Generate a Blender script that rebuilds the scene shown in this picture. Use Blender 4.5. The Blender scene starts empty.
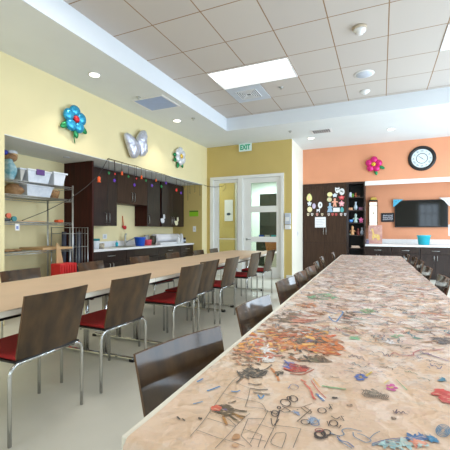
import bpy, bmesh, math, random
from mathutils import Vector, Matrix, noise
random.seed(7)
S = bpy.context.scene
COL = S.collection
PI = math.pi

# ------------------------------------------------------------------ camera numbers
F, CX, HY, EYE = 350.0, 225.0, 230.0, 1.2
TH = math.radians(24.1)
sn, cs = math.sin(TH), math.cos(TH)
def ray(u, v):
    a = (u-CX)/F; b = (HY-v)/F
    return Vector((-sn+a*cs, cs+a*sn, b))
def on_z(u, v, z):
    r = ray(u, v); k = (z-EYE)/r.z
    return Vector((r.x*k, r.y*k, z))
def on_x(u, v, x):
    r = ray(u, v); k = x/r.x
    return Vector((x, r.y*k, EYE+r.z*k))
def on_y(u, v, y):
    r = ray(u, v); k = y/r.y
    return Vector((r.x*k, y, EYE+r.z*k))

# ------------------------------------------------------------------ materials
def lin(c):
    o = []
    for x in c[:3]:
        x = x/255.0
        o.append(x/12.92 if x <= .04045 else ((x+.055)/1.055)**2.4)
    return (o[0], o[1], o[2], 1.0)
def mat(name, col, rough=.5, metal=0.0, var=.06, scale=6.0, bump=0.0, stretch=None, coat=0.0, crough=.1, spec=.5, col2=None, emit=None, estr=0.0, detail=3.0):
    m = bpy.data.materials.new(name); m.use_nodes = True
    nt = m.node_tree; N = nt.nodes; L = nt.links
    b = N['Principled BSDF']
    b.inputs['Roughness'].default_value = rough
    b.inputs['Metallic'].default_value = metal
    b.inputs['Coat Weight'].default_value = coat
    b.inputs['Coat Roughness'].default_value = crough
    b.inputs['Specular IOR Level'].default_value = spec
    tc = N.new('ShaderNodeTexCoord'); mp = N.new('ShaderNodeMapping')
    L.new(tc.outputs['Object'], mp.inputs['Vector'])
    if stretch: mp.inputs['Scale'].default_value = stretch
    nz = N.new('ShaderNodeTexNoise'); nz.inputs['Scale'].default_value = scale; nz.inputs['Detail'].default_value = detail
    L.new(mp.outputs['Vector'], nz.inputs['Vector'])
    rp = N.new('ShaderNodeValToRGB'); L.new(nz.outputs['Fac'], rp.inputs['Fac'])
    c = lin(col)
    if col2: c2 = lin(col2); c1 = c
    else:
        c1 = tuple(min(1, x*(1-var)) for x in c[:3])+(1,); c2 = tuple(min(1, x*(1+var)) for x in c[:3])+(1,)
    rp.color_ramp.elements[0].color = c1; rp.color_ramp.elements[1].color = c2
    rp.color_ramp.elements[0].position = .3; rp.color_ramp.elements[1].position = .7
    L.new(rp.outputs['Color'], b.inputs['Base Color'])
    if bump:
        bp = N.new('ShaderNodeBump'); bp.inputs['Strength'].default_value = bump; bp.inputs['Distance'].default_value = .01
        L.new(nz.outputs['Fac'], bp.inputs['Height']); L.new(bp.outputs['Normal'], b.inputs['Normal'])
    if emit:
        b.inputs['Emission Color'].default_value = lin(emit); b.inputs['Emission Strength'].default_value = estr
    return m
def glass_mat(name, tint=(235, 242, 238), gloss=.1):
    m = bpy.data.materials.new(name); m.use_nodes = True
    nt = m.node_tree; N = nt.nodes; L = nt.links
    for n in list(N): N.remove(n)
    o = N.new('ShaderNodeOutputMaterial'); t = N.new('ShaderNodeBsdfTransparent'); g = N.new('ShaderNodeBsdfGlossy'); x = N.new('ShaderNodeMixShader')
    f = N.new('ShaderNodeFresnel'); f.inputs['IOR'].default_value = 1.35
    t.inputs['Color'].default_value = lin(tint); g.inputs['Roughness'].default_value = .03
    L.new(f.outputs[0], x.inputs[0]); L.new(t.outputs[0], x.inputs[1]); L.new(g.outputs[0], x.inputs[2]); L.new(x.outputs[0], o.inputs[0])
    return m

M = {}
M['wall_yellow'] = mat('pale yellow paint', (236, 222, 174), .75, var=.02, scale=2, bump=.02)
M['wall_mustard'] = mat('mustard paint', (206, 182, 112), .75, var=.02, scale=2)
M['wall_white'] = mat('white paint', (240, 236, 222), .75, var=.02, scale=2)
M['wall_orange'] = mat('orange paint', (226, 156, 118), .75, var=.03, scale=2)
M['ceil_white'] = mat('ceiling white paint', (226, 230, 230), .8, var=.015, scale=2)
M['fascia'] = mat('bulkhead white paint', (226, 232, 238), .8, var=.015, scale=2)
M['trim_white'] = mat('white satin trim', (240, 240, 236), .4, var=.02, scale=4)
M['floor'] = mat('pale linoleum', (214, 212, 200), .36, col2=(226, 223, 211), scale=2.2, bump=.015, detail=5)
M['wood_chair'] = mat('dark stained beech veneer', (44, 30, 17), .5, scale=4, col2=(84, 60, 33), stretch=(3, 3, 1.2), coat=.8, crough=.07, spec=.15, bump=.02, detail=6)
M['wood_edge'] = mat('veneer edge', (96, 66, 40), .45, var=.2, scale=20)
M['red_pad'] = mat('red seat fabric', (158, 22, 24), .75, var=.12, scale=60, bump=.1)
M['black'] = mat('black plastic', (20, 20, 21), .4, var=.1, scale=10)
M['chrome'] = mat('polished chrome', (205, 206, 205), .16, metal=1, var=.03, scale=8)
M['steel'] = mat('brushed steel', (185, 187, 186), .3, metal=1, var=.05, scale=20)
M['tabletop'] = mat('cream laminate', (240, 234, 220), .4, var=.02, scale=8)
M['kraft'] = mat('tan kraft paper', (204, 176, 148), .6, var=.05, scale=3.5, bump=.12, detail=6)
M['espresso'] = mat('espresso cabinet veneer', (36, 25, 22), .45, scale=7, col2=(50, 35, 30), stretch=(5, 5, .5), coat=.5, crough=.15, spec=.2, bump=.03)
M['espresso_brown'] = mat('brown cabinet veneer', (56, 40, 30), .45, spec=.2, scale=7, col2=(72, 52, 39), stretch=(5, 5, .5), bump=.03)
M['mahogany'] = mat('mahogany panel', (46, 13, 10), .45, scale=6, col2=(66, 22, 16), stretch=(6, 6, .4), spec=.2)
M['dark_inside'] = mat('black shelf lining', (12, 10, 10), .6, var=.1, scale=6)
M['counter'] = mat('white solid surface', (235, 235, 236), .3, var=.03, scale=40)
M['light'] = mat('lit diffuser', (250, 250, 250), .5, emit=(255, 252, 246), estr=5.0)
M['light_soft'] = mat('lit perforated basket', (235, 235, 235), .5, emit=(236, 238, 240), estr=1.15)
M['spot_lit'] = mat('lit lamp lens', (255, 250, 240), .5, emit=(255, 248, 232), estr=7.0)
M['glass'] = glass_mat('clear glazing')
M['plastic_white'] = mat('white plastic', (236, 236, 236), .4, var=.02, scale=10)
M['metal_grey'] = mat('grey painted metal', (196, 203, 214), .5, var=.03, scale=10)
M['foil_silver'] = mat('silver foil', (205, 208, 222), .28, metal=.55, var=.15, scale=25, bump=.25)
M['foil_blue'] = mat('blue foil', (52, 160, 205), .22, metal=.45, var=.1, scale=20, bump=.1)
M['foil_red'] = mat('red foil', (200, 40, 48), .25, metal=.4, var=.15, scale=20)
M['foil_green'] = mat('green foil', (38, 140, 84), .25, metal=.4, var=.15, scale=20)
M['foil_white'] = mat('white foil', (228, 230, 236), .25, metal=.3, var=.05, scale=20)
M['foil_yellow'] = mat('yellow foil', (225, 182, 60), .25, metal=.3, var=.1, scale=20)
M['foil_pink'] = mat('magenta foil', (214, 42, 122), .22, metal=.4, var=.12, scale=20)
M['clear_bin'] = mat('translucent plastic bin', (196, 205, 216), .3, col2=(222, 228, 236), scale=16)
M['white_bin'] = mat('white plastic bin', (228, 231, 236), .35, var=.02, scale=10)
M['purple'] = mat('purple plastic', (86, 46, 120), .4, var=.08, scale=10)
M['teal_bag'] = mat('teal print bag', (60, 140, 160), .45, col2=(190, 214, 220), scale=14, bump=.2)
M['brown_bag'] = mat('brown paper bag', (104, 72, 44), .6, col2=(176, 138, 96), scale=11, bump=.3)
M['wicker'] = mat('brown wicker', (96, 66, 40), .7, col2=(176, 134, 88), scale=40, bump=.3)
M['orange_toy'] = mat('orange plastic', (222, 92, 40), .4, var=.1, scale=10)
M['teal'] = mat('turquoise plastic', (48, 192, 212), .4, var=.04, scale=6)
M['teal_dark'] = mat('dark teal plastic', (20, 120, 126), .4, var=.04, scale=6)
M['blue'] = mat('blue plastic', (30, 92, 205), .4, var=.05, scale=6)
M['pinkred'] = mat('pink red plastic', (214, 74, 92), .45, var=.08, scale=8)
M['red'] = mat('red plastic', (208, 40, 40), .45, var=.08, scale=8)
M['cardboard'] = mat('tan cardboard', (196, 160, 116), .75, var=.06, scale=8)
M['paper'] = mat('white paper', (238, 238, 240), .7, var=.02, scale=10)
M['tv_screen'] = mat('glossy dark screen', (12, 13, 12), .06, var=.05, scale=3, spec=.4)
M['grey_cloth'] = mat('dark grey rolled fabric', (58, 62, 76), .7, var=.2, scale=10)
M['lime'] = mat('lime green card', (146, 202, 40), .5, var=.04, scale=8)
M['exit_green'] = mat('exit sign lettering', (16, 150, 112), .5, emit=(30, 200, 150), estr=.25)
M['exit_white'] = mat('exit sign face', (225, 240, 236), .5, var=.02, emit=(215, 245, 238), estr=.08)
M['lamp_panel'] = mat('lit paper panel', (250, 246, 234), .6, emit=(255, 240, 214), estr=1.1)
M['wire'] = mat('dark wire', (52, 44, 40), .6, var=.1, scale=8)
M['canvas'] = mat('painted pink canvas', (196, 138, 132), .7, col2=(222, 178, 160), scale=9, bump=.1)
M['yellow_paint'] = mat('yellow paint', (236, 200, 116), .6, var=.1, scale=20)
M['clock_face'] = mat('clock dial', (222, 232, 234), .5, var=.02, scale=10)
PAINT = {}
def paint(c):
    k = tuple(c)
    if k not in PAINT:      # dry-brushed: the paper shows through in streaks
        m = mat('paint %d %d %d' % k, c, .55, var=.2, scale=40); PAINT[k] = m
        nt = m.node_tree; N = nt.nodes; L = nt.links; b = N['Principled BSDF']; src = b.inputs['Base Color'].links[0].from_socket
        tc = N.new('ShaderNodeTexCoord'); mp = N.new('ShaderNodeMapping'); mp.inputs['Scale'].default_value = (60, 170, 60); mp.inputs['Rotation'].default_value = (0, 0, (sum(k) % 31)/10)
        nz = N.new('ShaderNodeTexNoise'); nz.inputs['Scale'].default_value = 1; nz.inputs['Detail'].default_value = 5
        L.new(tc.outputs['Object'], mp.inputs['Vector']); L.new(mp.outputs['Vector'], nz.inputs['Vector'])
        mr = N.new('ShaderNodeMapRange'); mr.inputs['From Min'].default_value = .53; mr.inputs['From Max'].default_value = .64; mr.inputs['To Max'].default_value = .6
        L.new(nz.outputs['Fac'], mr.inputs['Value'])
        mx = N.new('ShaderNodeMix'); mx.data_type = 'RGBA'; L.new(mr.outputs[0], mx.inputs['Factor']); L.new(src, mx.inputs[6]); mx.inputs[7].default_value = lin((224, 192, 163))
        L.new(mx.outputs[2], b.inputs['Base Color'])
    return PAINT[k]
INKS = {}
def inkm(c):
    k = tuple(c)
    if k not in INKS: INKS[k] = mat('ink %d %d %d' % k, c, .55, var=.1, scale=30)
    return INKS[k]

# ------------------------------------------------------------------ mesh helpers
def bx(bm, lo, hi, mi=0, bevel=0.0):
    v = [bm.verts.new((x, y, z)) for x in (lo[0], hi[0]) for y in (lo[1], hi[1]) for z in (lo[2], hi[2])]
    fs = []
    for q in ((0, 1, 3, 2), (4, 6, 7, 5), (0, 4, 5, 1), (2, 3, 7, 6), (0, 2, 6, 4), (1, 5, 7, 3)):
        f = bm.faces.new([v[i] for i in q]); f.material_index = mi; fs.append(f)
    if bevel:
        es = list({e for f in fs for e in f.edges})
        bmesh.ops.bevel(bm, geom=es, offset=bevel, segments=2, profile=.5, affect='EDGES')
    return bm
def box(lo, hi, bevel=0.0): return bx(bmesh.new(), lo, hi, 0, bevel)
def tube(bm, pts, r, seg=8, mi=0, cap=True, radii=None):
    pts = [Vector(p) for p in pts]; n = len(pts); rings = []
    t0 = (pts[1]-pts[0]).normalized()
    up = Vector((0, 0, 1)) if abs(t0.z) < .9 else Vector((1, 0, 0))
    nrm = t0.cross(up).normalized()
    for i, p in enumerate(pts):
        t = ((pts[min(i+1, n-1)]-pts[max(i-1, 0)])).normalized()
        nrm = (nrm-t*nrm.dot(t)).normalized(); b = t.cross(nrm)
        rr = radii[i] if radii else r
        rings.append([bm.verts.new(p+(nrm*math.cos(2*PI*k/seg)+b*math.sin(2*PI*k/seg))*rr) for k in range(seg)])
    for i in range(n-1):
        for k in range(seg):
            f = bm.faces.new((rings[i][k], rings[i][(k+1) % seg], rings[i+1][(k+1) % seg], rings[i+1][k])); f.smooth = True; f.material_index = mi
    if cap:
        bm.faces.new(rings[0][::-1]).material_index = mi; bm.faces.new(rings[-1]).material_index = mi
    return bm
def lathe(bm, prof, c=(0, 0, 0), seg=20, mi=0, axis='z', smooth=True):
    rings = []
    for r, h in prof:
        ring = []
        for k in range(seg):
            a = 2*PI*k/seg; p, q = r*math.cos(a), r*math.sin(a)
            if axis == 'z': v = (c[0]+p, c[1]+q, c[2]+h)
            elif axis == 'y': v = (c[0]+p, c[1]+h, c[2]+q)
            else: v = (c[0]+h, c[1]+p, c[2]+q)
            ring.append(bm.verts.new(v))
        rings.append(ring)
    for i in range(len(rings)-1):
        for k in range(seg):
            f = bm.faces.new((rings[i][k], rings[i][(k+1) % seg], rings[i+1][(k+1) % seg], rings[i+1][k])); f.smooth = smooth; f.material_index = mi
    bm.faces.new(rings[0][::-1]).material_index = mi; bm.faces.new(rings[-1]).material_index = mi
    bmesh.ops.recalc_face_normals(bm, faces=bm.faces)
    return bm
def ell(bm, c, r, mat3=None, mi=0, seg=14, rings=9):
    mtx = Matrix.Translation(Vector(c)) @ ((mat3.to_4x4()) if mat3 else Matrix.Identity(4)) @ Matrix.Diagonal((r[0], r[1], r[2], 1))
    g = bmesh.ops.create_uvsphere(bm, u_segments=seg, v_segments=rings, radius=1, matrix=mtx)
    for v in g['verts']:
        for f in v.link_faces: f.smooth = True; f.material_index = mi
    return bm
def prism(bm, pts2, frame, d0, d1, mi=0):
    """pts2 outline in frame=(origin, ex, ey, en); extruded from d0 to d1 along en"""
    o, ex, ey, en = frame
    a = [bm.verts.new(o+ex*p[0]+ey*p[1]+en*d0) for p in pts2]; b = [bm.verts.new(o+ex*p[0]+ey*p[1]+en*d1) for p in pts2]
    n = len(a)
    bm.faces.new(a[::-1]).material_index = mi; bm.faces.new(b).material_index = mi
    for i in range(n): bm.faces.new((a[i], a[(i+1) % n], b[(i+1) % n], b[i])).material_index = mi
    bmesh.ops.recalc_face_normals(bm, faces=bm.faces)
    return bm

def root_of(o):
    while o.parent: o = o.parent
    return o
def obj(name, bm, m, parent=None, smooth=None):
    me = bpy.data.meshes.new(name)
    if parent is not None:
        l = root_of(parent).location
        if l.length: bmesh.ops.translate(bm, verts=bm.verts, vec=-l)
    bmesh.ops.recalc_face_normals(bm, faces=bm.faces)
    bm.to_mesh(me); bm.free()
    for q in (m if isinstance(m, (list, tuple)) else [m]): me.materials.append(q)
    o = bpy.data.objects.new(name, me); COL.objects.link(o)
    if parent is not None: o.parent = parent
    return o
def tag(o, label, cat, group=None, kind=None):
    o['label'] = label; o['category'] = cat
    if group: o['group'] = group
    if kind: o['kind'] = kind
    return o
def thing(name, label, cat, loc=(0, 0, 0), group=None):
    o = bpy.data.objects.new(name, None); COL.objects.link(o); o.empty_display_size = .05
    o.location = loc
    return tag(o, label, cat, group)
def single(name, bm, m, label, cat, group=None):
    xs = [v.co for v in bm.verts]
    lo = Vector((min(v.x for v in xs), min(v.y for v in xs), min(v.z for v in xs))); hi = Vector((max(v.x for v in xs), max(v.y for v in xs), max(v.z for v in xs)))
    b = Vector(((lo.x+hi.x)/2, (lo.y+hi.y)/2, lo.z))
    bmesh.ops.translate(bm, verts=bm.verts, vec=-b)
    o = obj(name, bm, m); o.location = b
    return tag(o, label, cat, group)
def struct(name, bm, m, parent=None):
    o = obj(name, bm, m, parent)
    if parent is None: o['kind'] = 'structure'
    return o
def part_label(o, label): o['label'] = label; return o

# ------------------------------------------------------------------ room
XL, YD, YO, YB, XN = -4.295, 8.414, 9.70, 10.50, -5.19
XR, YR = 3.2, -3.0
ZC, ZT, ZS = 3.41, 3.69, 2.40
N0, N1 = 2.863, 8.126
struct('floor', box((-9.0, YR-.1, -.12), (XR+.1, 14.3, 0)), M['floor'])
# left wall: pier, wall above the niche, end pier, niche
struct('wall_left', bx(bx(bx(bmesh.new(), (XN-.1, YR, 0), (XL, N0, ZC)), (XN-.1, N0, ZS), (XL, N1, ZC)), (XN-.1, N1+.004, 0), (XL, YD, ZC)), M['wall_yellow'])
struct('wall_niche_back', box((XN-.1, N0, 0), (XN, N1, ZS-.01)), M['wall_yellow'])
struct('wall_niche_end', box((XN, N1, 0), (XL-.001, N1+.004, ZS-.01)), M['wall_mustard'])
struct('ceiling_niche', box((XN-.1, N0, ZS-.01), (XL-.001, N1, ZS)), M['ceil_white'])
# door wall with its opening
DX0, DX1, DZ = -4.19, -2.181, 2.60
bm = bmesh.new()
bx(bm, (-4.42, YD, 0), (DX0, YD+.12, ZC)); bx(bm, (DX1, YD, 0), (-1.985, YD+.12, ZC)); bx(bm, (DX0, YD, DZ), (DX1, YD+.12, ZC))
struct('wall_door', bm, M['wall_mustard'])
struct('wall_passage', bx(bx(bmesh.new(), (-2.08, YD+.12, 0), (-1.983, YB+.1, ZC)), (-1.985, YD+.004, 0), (-1.983, YD+.12, ZC)), M['wall_white'])
# orange wall, upper part and recess
struct('wall_far_upper', box((-1.983, YO, 2.455), (XR, YB+.1, ZC)), M['wall_orange'])
struct('wall_far', box((-1.983, YB, 0), (XR, YB+.1, 2.44)), M['wall_orange'])
struct('trim_1', bx(box((-.389, YO-.004, 2.44), (XR, YB, 2.455)), (-.389, YO-.012, 2.345), (XR, YO+.02, 2.44)), M['trim_white'])
# right wall and rear wall with window openings
def window_wall(name, axis, pos, a0, a1, z1, wins, m):
    bm = bmesh.new(); t = .15
    def b(a, c, zl, zh):
        if axis == 'x': bx(bm, (pos, a, zl), (pos+t, c, zh))
        else: bx(bm, (a, pos-t, zl), (c, pos, zh))
    cur = a0
    for (w0, w1, zl, zh) in wins:
        b(cur, w0, 0, z1); b(w0, w1, 0, zl); b(w0, w1, zh, z1); cur = w1
    b(cur, a1, 0, z1)
    struct(name, bm, m)
    for i, (w0, w1, zl, zh) in enumerate(wins):
        bm = bmesh.new(); nmul = 3
        for k in range(nmul+1):
            a = w0+(w1-w0)*k/nmul
            if axis == 'x': bx(bm, (pos+.02, a-.025, zl), (pos+.08, a+.025, zh))
            else: bx(bm, (a-.025, pos-.08, zl), (a+.025, pos-.02, zh))
        for zz in (zl, zl+(zh-zl)*.7, zh):
            if axis == 'x': bx(bm, (pos+.02, w0, zz-.025), (pos+.08, w1, zz+.025))
            else: bx(bm, (w0, pos-.08, zz-.025), (w1, pos-.02, zz+.025))
        struct('window_%d' % (i+1+(10 if axis == 'y' else 0)), bm, M['trim_white'])
WX = [(-1.8, 1.2, .35, 2.85), (1.8, 5.0, .35, 2.85), (5.6, 9.0, .35, 2.85)]
WY = [(-3.4, -1.4, .85, 2.75), (2.05, 3.05, .85, 2.75)]
window_wall('wall_right', 'x', XR, YR, YB+.1, ZT, WX, M['wall_white'])
window_wall('wall_rear', 'y', YR, XN-.1, XR+.15, ZT, WY, M['wall_white'])
# ceilings
BX, BY = -3.152, 7.147
struct('ceiling_soffit', bx(bx(bmesh.new(), (XL-.1, YR, ZC), (BX-.012, YB, ZC+.1)), (BX-.012, BY+.012, ZC), (XR, YB, ZC+.1)), M['ceil_white'])
struct('trim_2', bx(bx(bmesh.new(), (BX-.012, YR, ZC), (BX, BY+.012, ZT)), (BX, BY, ZC), (XR, BY+.012, ZT)), M['fascia'])
def tile_mat():
    m = mat('acoustic tile', (190, 182, 173), .9, var=.03, scale=60)
    nt = m.node_tree; N = nt.nodes; L = nt.links; b = N['Principled BSDF']
    br = N.new('ShaderNodeTexBrick'); br.offset = 0.0; br.squash = 1.0
    br.inputs['Scale'].default_value = 1.0; br.inputs['Brick Width'].default_value = .6555; br.inputs['Row Height'].default_value = .7075
    br.inputs['Mortar Size'].default_value = .007; br.inputs['Mortar Smooth'].default_value = 0
    br.inputs['Color1'].default_value = lin((200, 192, 184)); br.inputs['Color2'].default_value = lin((196, 188, 181)); br.inputs['Mortar'].default_value = lin((150, 120, 90))  # brown of the grid lines takes in the daylight shading on them
    mp = N.new('ShaderNodeMapping'); tc = N.new('ShaderNodeTexCoord')
    L.new(tc.outputs['Object'], mp.inputs['Vector']); mp.inputs['Location'].default_value = (-.078+.6555*12, -4.235+.7075*12, 0)
    L.new(mp.outputs['Vector'], br.inputs['Vector']); L.new(br.outputs['Color'], b.inputs['Base Color'])
    return m
struct('ceiling', box((BX, YR, ZT), (XR, BY, ZT+.08)), tile_mat())
struct('roof_slab', box((XL-1.2, YR-.15, ZT+.08), (XR+.15, YB+.1, ZT+.16)), M['ceil_white'])
struct('baseboard_passage', bx(bmesh.new(), (-1.983, YD+.01, 0), (-1.972, YO, .1)), M['trim_white'])
struct('baseboard_door', bx(bx(bmesh.new(), (-2.12, YD-.012, 0), (-1.983, YD, .1)), (XL, YD-.012, 0), (-4.25, YD, .1)), M['trim_white'])

# ------------------------------------------------------------------ door frame, sidelight, door
bm = bmesh.new(); y0, y1 = YD-.03, YD+.13
bx(bm, (DX0, y0, 0), (DX0+.09, y1, DZ)); bx(bm, (DX1-.075, y0, 0), (DX1, y1, DZ)); bx(bm, (DX0+.09, y0, DZ-.075), (DX1-.075, y1, DZ))
bx(bm, (-3.385, y0, 0), (-3.26, y1, DZ-.075))
fr = struct('door_1', bm, M['trim_white'])
bm = bmesh.new(); y0, y1 = YD+.02, YD+.065
a0, a1 = DX0+.092, -3.387
bx(bm, (a0, y0, .01), (a0+.14, y1, 2.52)); bx(bm, (a1-.05, y0, .01), (a1, y1, 2.52)); bx(bm, (a0+.14, y0, 2.44), (a1-.05, y1, 2.52)); bx(bm, (a0+.14, y0, .01), (a1-.05, y1, .25)); bx(bm, (a0+.14, y0+.005, .955), (a1-.05, y1-.005, .975))
sl = struct('sidelight_frame', bm, M['trim_white'], fr)
struct('glass_pane', box((a0+.14, YD+.04, .25), (a1-.05, YD+.046, 2.44)), M['glass'], sl)
bm = bmesh.new(); a0, a1 = -3.255, -2.262
zs = [(.01, .27), (.90, 1.03), (1.65, 1.805), (2.40, 2.52)]
bx(bm, (a0, y0, .01), (a0+.205, y1, 2.52)); bx(bm, (a1-.115, y0, .01), (a1, y1, 2.52))
for q in zs: bx(bm, (a0+.205, y0, q[0]), (a1-.115, y1, q[1]))
dl = struct('door_leaf', bm, M['trim_white'], fr)
for q in ((.27, .90), (1.03, 1.65), (1.805, 2.40)):
    struct('glass_pane', box((a0+.205, YD+.04, q[0]), (a1-.115, YD+.046, q[1])), M['glass'], dl)
bm = bmesh.new(); lathe(bm, [(.028, -.012), (.03, 0), (.012, .004), (.012, .05)], (-3.16, YD+.02, .965), 14, axis='y')
bmesh.ops.scale(bm, verts=bm.verts, vec=(1, -1, 1), space=Matrix.Translation(-Vector((-3.16, YD+.02, .965))))
tube(bm, [(-3.165, YD-.03, .965), (-3.10, YD-.034, .965), (-3.03, YD-.03, .96)], .011)
part_label(struct('door_handle', bm, M['steel'], dl), 'brushed steel lever handle')

# room beyond the glass
struct('wall_beyond_1', box((-9, 10.35, 0), (-4.31, 10.45, ZC)), M['wall_mustard'])
struct('wall_beyond_2', box((-9, 13.7, 0), (-2.0, 13.8, ZC)), mat('pale green grey paint', (206, 218, 212), .8, var=.02))
struct('wall_beyond_3', box((-9.05, YD, 0), (-8.95, 13.8, ZC)), M['wall_white'])
struct('wall_beyond_4', box((-4.37, 10.45, 0), (-4.31, 11.2, ZC)), M['wall_white'])
struct('wall_beyond_5', bx(bmesh.new(), (-2.05, YB, 0), (-1.983, 13.8, ZC)), M['wall_white'])
struct('ceiling_beyond', box((-9, YD+.12, 3.2), (-2.08, 13.8, 3.3)), M['ceil_white'])
p0 = on_y(224.5, 200, 10.33); p1 = on_y(232.7, 221, 10.33)
t = thing('wall_poster', 'white poster with a small dark picture on mustard wall behind the glass', 'poster', (p0.x, 10.335, p1.z))
obj('sheet', box((p0.x, 10.335, p1.z), (p1.x, 10.348, p0.z)), M['paper'], t)
bm = bmesh.new(); ell(bm, ((p0.x+p1.x)/2, 10.333, p1.z+(p0.z-p1.z)*.33), (.07, .004, .045))
obj('picture', bm, mat('dark blue grey print', (70, 84, 96), .6, var=.3, scale=30), t)
# dark cupboard, counter and bins in the room beyond
M['beyond_dark'] = mat('dark green grey cupboard', (52, 62, 62), .4, var=.1, scale=3)
gx0 = on_y(259.5, 200, 11.6).x; gx1 = on_y(279, 200, 11.6).x
tz = on_y(264, 194, 11.6).z
t = thing('wall_cupboard', 'dark grey cupboard in the room behind the glazed door', 'cupboard', (gx0, 11.6, 0))
obj('body', box((gx0, 11.62, .9), (gx1+.6, 12.2, tz)), M['beyond_dark'], t)
bm = bmesh.new()
for k in range(3): bx(bm, (gx0+.02+k*.36, 11.6, 1.35), (gx0+.36+k*.36, 11.62, tz-.03), 0, .004)
obj('door', bm, mat('grey cupboard door', (80, 90, 90), .35, var=.1, scale=3), t)
t = thing('sink_counter', 'pale worktop with dark base in the room behind the glazed door', 'counter', (gx0, 11.2, 0))
obj('base', box((gx0, 11.25, 0), (gx1+.6, 12.2, .84)), mat('dark green cupboard base', (42, 58, 40), .5, var=.2, scale=4), t)
obj('worktop', box((gx0-.03, 11.2, .84), (gx1+.6, 12.2, .88)), M['counter'], t)
bl = on_y(260.5, 236, 11.45)
for k, (dx, c, nm) in enumerate([(0.02, 'blue', 'blue round tub on the worktop behind the glazed door'), (.24, 'white_bin', 'white tub on the worktop behind the glazed door'), (.46, 'teal', 'turquoise tub on the worktop behind the glazed door')]):
    bm = bmesh.new(); lathe(bm, [(.07, 0), (.09, .14), (.095, .15), (.085, .15), (.07, .02)], (gx0+.1+dx, 11.42, .88), 14)
    single('storage_tub', bm, M[c], nm, 'tub', 'tubs behind the glazed door')
# basket seen in the low pane
q = on_y(272, 246, 9.6)
bm = bmesh.new(); lathe(bm, [(.16, 0), (.2, .25), (.2, .32), (.18, .32), (.15, .03)], (q.x, 9.6, .62), 18)
t = thing('wicker_basket', 'round orange brown basket on low stand behind glazed door', 'basket', (q.x, 9.6, 0))
obj('bowl', bm, mat('orange brown wicker', (190, 124, 70), .7, var=.25, scale=40, bump=.3), t)
obj('stand', box((q.x-.18, 9.45, 0), (q.x+.18, 9.75, .62), .01), M['wall_white'], t)

# ------------------------------------------------------------------ chairs
def frame_pts(x, y, s, zt=.446, r=.06, xc=.19):
    pts = [(x, y, 0.004), (x, y, zt-r)]
    for k in range(1, 6):
        a = PI/2*k/5; pts.append((x-s*r*(1-math.cos(a)), y, zt-r+r*math.sin(a)))
    pts.append((s*xc, y, zt))
    return pts
def panel(bm, w0, w1, z0, z1, yfun, th, nx=10, nz=6, rad=.02):
    """curved plywood panel; face index 0 outside, 1 edges"""
    g = [[], []]
    for side in (0, 1):
        for j in range(nz+1):
            row = []
            f = j/nz; z = z0+(z1-z0)*f; w = w0+(w1-w0)*f
            for i in range(nx+1):
                x = -w/2+w*i/nx; y = yfun(x, z)+(th if side else 0)
                row.append(bm.verts.new((x, y, z)))
            g[side].append(row)
    for side in (0, 1):
        for j in range(nz):
            for i in range(nx):
                q = [g[side][j][i], g[side][j][i+1], g[side][j+1][i+1], g[side][j+1][i]]
                f = bm.faces.new(q if not side else q[::-1]); f.smooth = True
    def strip(a, b):
        a = [bm.verts.new(v.co) for v in a]; b = [bm.verts.new(v.co) for v in b]
        for i in range(len(a)-1): bm.faces.new((a[i], a[i+1], b[i+1], b[i])).material_index = 1
    strip(g[0][0], g[1][0]); strip(g[1][nz], g[0][nz])
    strip([r[0] for r in g[1]], [r[0] for r in g[0]]); strip([r[nx] for r in g[0]], [r[nx] for r in g[1]])
    return bm
def make_chair():
    t = thing('dining_chair', 'x', 'chair')
    def seat_shape(bm, hw, y0, y1, z0, z1, bev):
        return bx(bm, (-hw, y0, z0), (hw, y1, z1), 0, bev)
    obj('seat', seat_shape(bmesh.new(), .228, -.205, .235, .4475, .462, .005), [M['black']], t)
    obj('seat_pad', seat_shape(bmesh.new(), .222, -.19, .23, .4625, .486, .010), M['red_pad'], t)
    yb = lambda x, z: -.205-.09*(z-.45)/.37+.018*(x/.23)**2
    obj('backrest', panel(bmesh.new(), .435, .46, .462, .835, yb, .012), [M['wood_chair'], M['wood_edge']], t)
    for y in (-.195, .215):
        for s in (-1, 1):
            obj('leg', tube(bmesh.new(), frame_pts(s*.258, y, s), .0115, 10), M['chrome'], t)
        obj('crossbar', tube(bmesh.new(), [(-.19, y, .446), (.19, y, .446)], .0115, 10), M['chrome'], t)
    for s in (-1, 1):
        obj('side_rail', tube(bmesh.new(), [(s*.19, -.195, .437), (s*.19, .215, .437)], .009, 8), M['chrome'], t)
    return t
proto = make_chair(); used = [False]
def place_chair(x, y, rz, label, group, k=1.0):
    if not used[0]: r = proto; used[0] = True
    else:
        r = proto.copy(); COL.objects.link(r)
        for ch in proto.children:
            c = ch.copy(); COL.objects.link(c); c.parent = r
    r.scale = (k, k, k); r.location = (x, y, 0); r.rotation_euler = (0, 0, rz); r['label'] = label; r['group'] = group
    return r
R = math.radians
ORD = ['first', 'second', 'third', 'fourth', 'fifth', 'sixth', 'seventh', 'eighth']
FR = [(-2.07, 1.53, 1), (-2.07, 2.235, -1), (-2.06, 3.185, 0), (-2.14, 3.755, -2), (-2.08, 4.30, 1), (-2.11, 5.35, 0), (-2.10, 6.16, -1)]
for i, (x, y, a) in enumerate(FR):
    place_chair(x, y, R(90+a), '%s chair on the aisle side of the plain-papered table%s' % (ORD[i], [', whole back and legs in view', '', '', '', '', ', near the glazed door', ', beside the glazed door'][i]), 'chairs on the aisle side of the plain table')
BKS = [(-3.13, 2.43, 0), (-3.13, 3.39, 2), (-3.13, 4.36, -2), (-3.13, 5.29, 1), (-3.12, 6.23, 0), (-3.11, 6.93, 3)]
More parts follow.
